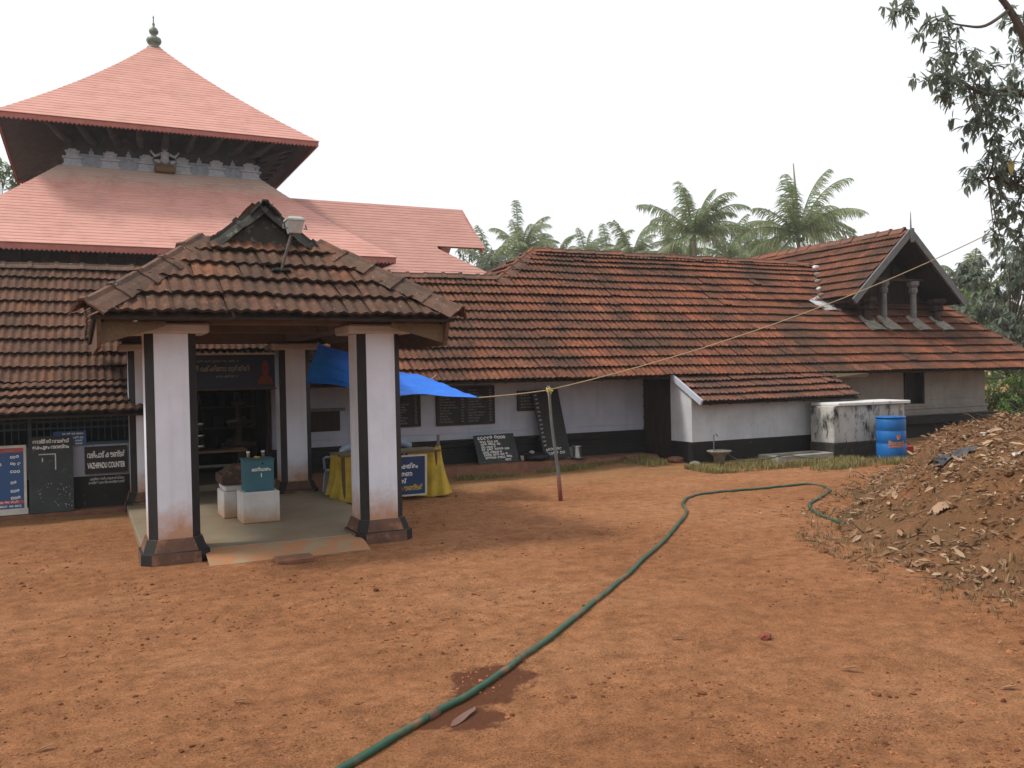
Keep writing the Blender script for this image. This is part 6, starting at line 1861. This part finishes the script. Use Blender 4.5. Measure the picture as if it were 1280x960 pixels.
broad_tree(1275, 412, 28.0, 1.7, 1.1, 'second greyish mango tree lower down behind the roof hip', 52, MT['mango_leaf'], 2600, .28, 'young_mango_tree', .9, nclump=20)
broad_tree(1215, 400, 42, 2.6, 2.2, 'bright green tree showing behind the right roof hip', 53, MT['bush_leaf'], 2200, .4, droop=.3)
broad_tree(1262, 440, 36, 2.8, 2.6, 'yellow-green tree behind the greyish mango trees', 54, MT['bush_leaf'], 2600, .35, droop=.3, nclump=22)
broad_tree(1264, 496, 25.5, 1.0, .9, 'bright leafy shrub beyond the hall corner', 55, MT['bush_leaf'], 3200, .15, 'shrub', .2, nclump=18)
broad_tree(1290, 515, 22.0, .7, .6, 'low yellowish shrub at the mound crest', 56, MT['bush_leaf'], 1500, .12, 'shrub', .2, nclump=12)
broad_tree(2, 222, 60, 2.2, 2.4, 'dark leafy tree showing left of the sanctum tower', 57, MT['bush_leaf'], 1400, .5, droop=.3)
broad_tree(600, 335, 60, 2.0, 1.6, 'dark leafy tree between red hall and hipped roof end', 58, MT['mango_leaf'], 1100, .4, droop=.3)
broad_tree(930, 330, 75, 4.5, 2.6, 'dense green tree filling the gap under the palms', 59, MT['palm_leaf'], 1500, .6, droop=.3)
broad_tree(1330, 400, 50, 4.5, 5.0, 'tall green tree beyond the hall, far right', 60, MT['bush_leaf'], 1800, .5, droop=.3)
# small weed by the hall plinth
mb = MB(); rnd = random.Random(6)
c0 = at(1228, 543, 19.5)
X, Y2 = CT * c0.x - ST * c0.y, ST * c0.x + CT * c0.y
wd = thing('weed', 'spindly weed growing at the foot of the hall plinth', 'plant', (c0.x, c0.y, max(mound_z(X, Y2), 0) if edge_d(X, Y2) > 0 else 0))
zb = max(mound_z(X, Y2), 0) if edge_d(X, Y2) > 0 else 0
lm_ = MB()
for k in range(7):
    a = k * .9; e = Vector((c0.x + .25 * math.cos(a), c0.y + .25 * math.sin(a), zb + rnd.uniform(.4, .75)))
    mb.tube([(c0.x, c0.y, zb - .05), Vector((c0.x, c0.y, zb)).lerp(e, .5) + Vector((0, 0, .08)), e], [.008, .006, .003], 4)
    for j in range(9):
        q = Vector((c0.x, c0.y, zb)).lerp(e, .3 + .7 * j / 8); d = Vector((rnd.uniform(-1, 1), rnd.uniform(-1, 1), rnd.uniform(-.2, .6))).normalized()
        leaf_geo(lm_, q, d, Vector((0, 0, 1)), .09, .045)
mb.build('stem', MT['bark'], wd, True); lm_.build('leaves', MT['bush_leaf'], wd, keep=True)

def distant_wood():
    rnd = random.Random(90); mb = MB()
    for k in range(150):
        X = -95 + 190 * k / 149 + rnd.uniform(-1, 1); Y = rnd.uniform(78, 100)
        c = W(X, Y); h = rnd.uniform(3.0, 7.0)
        for j in range(3):
            foliage(mb, Vector((c.x + rnd.uniform(-1.5, 1.5), c.y, h * (.2 + .35 * j))), 1.7, 55, 1.0, rnd, .3)
    o = mb.build('distant_wood', MT['bush_leaf'], None, keep=True); stuff(o, 'belt of distant green trees beyond the temple'); o['category'] = 'trees'
distant_wood()

# ------------------------------------------------------------------ thin bright haze
def haze():
    m = bpy.data.materials.new('thin_haze'); m.use_nodes = True
    n, l = m.node_tree.nodes, m.node_tree.links
    n.remove(n['Principled BSDF'])
    v = n.new('ShaderNodeVolumePrincipled'); v.inputs['Color'].default_value = (.93, .95, .98, 1)
    v.inputs['Density'].default_value = .0008; v.inputs['Anisotropy'].default_value = .2
    l.new(v.outputs[0], n['Material Output'].inputs['Volume'])
    o = MB().box(-760, 760, -760, 760, -1.3, 15.5).build('haze', m); stuff(o, 'thin bright haze in the air over the yard')
    o['category'] = 'haze'
haze()
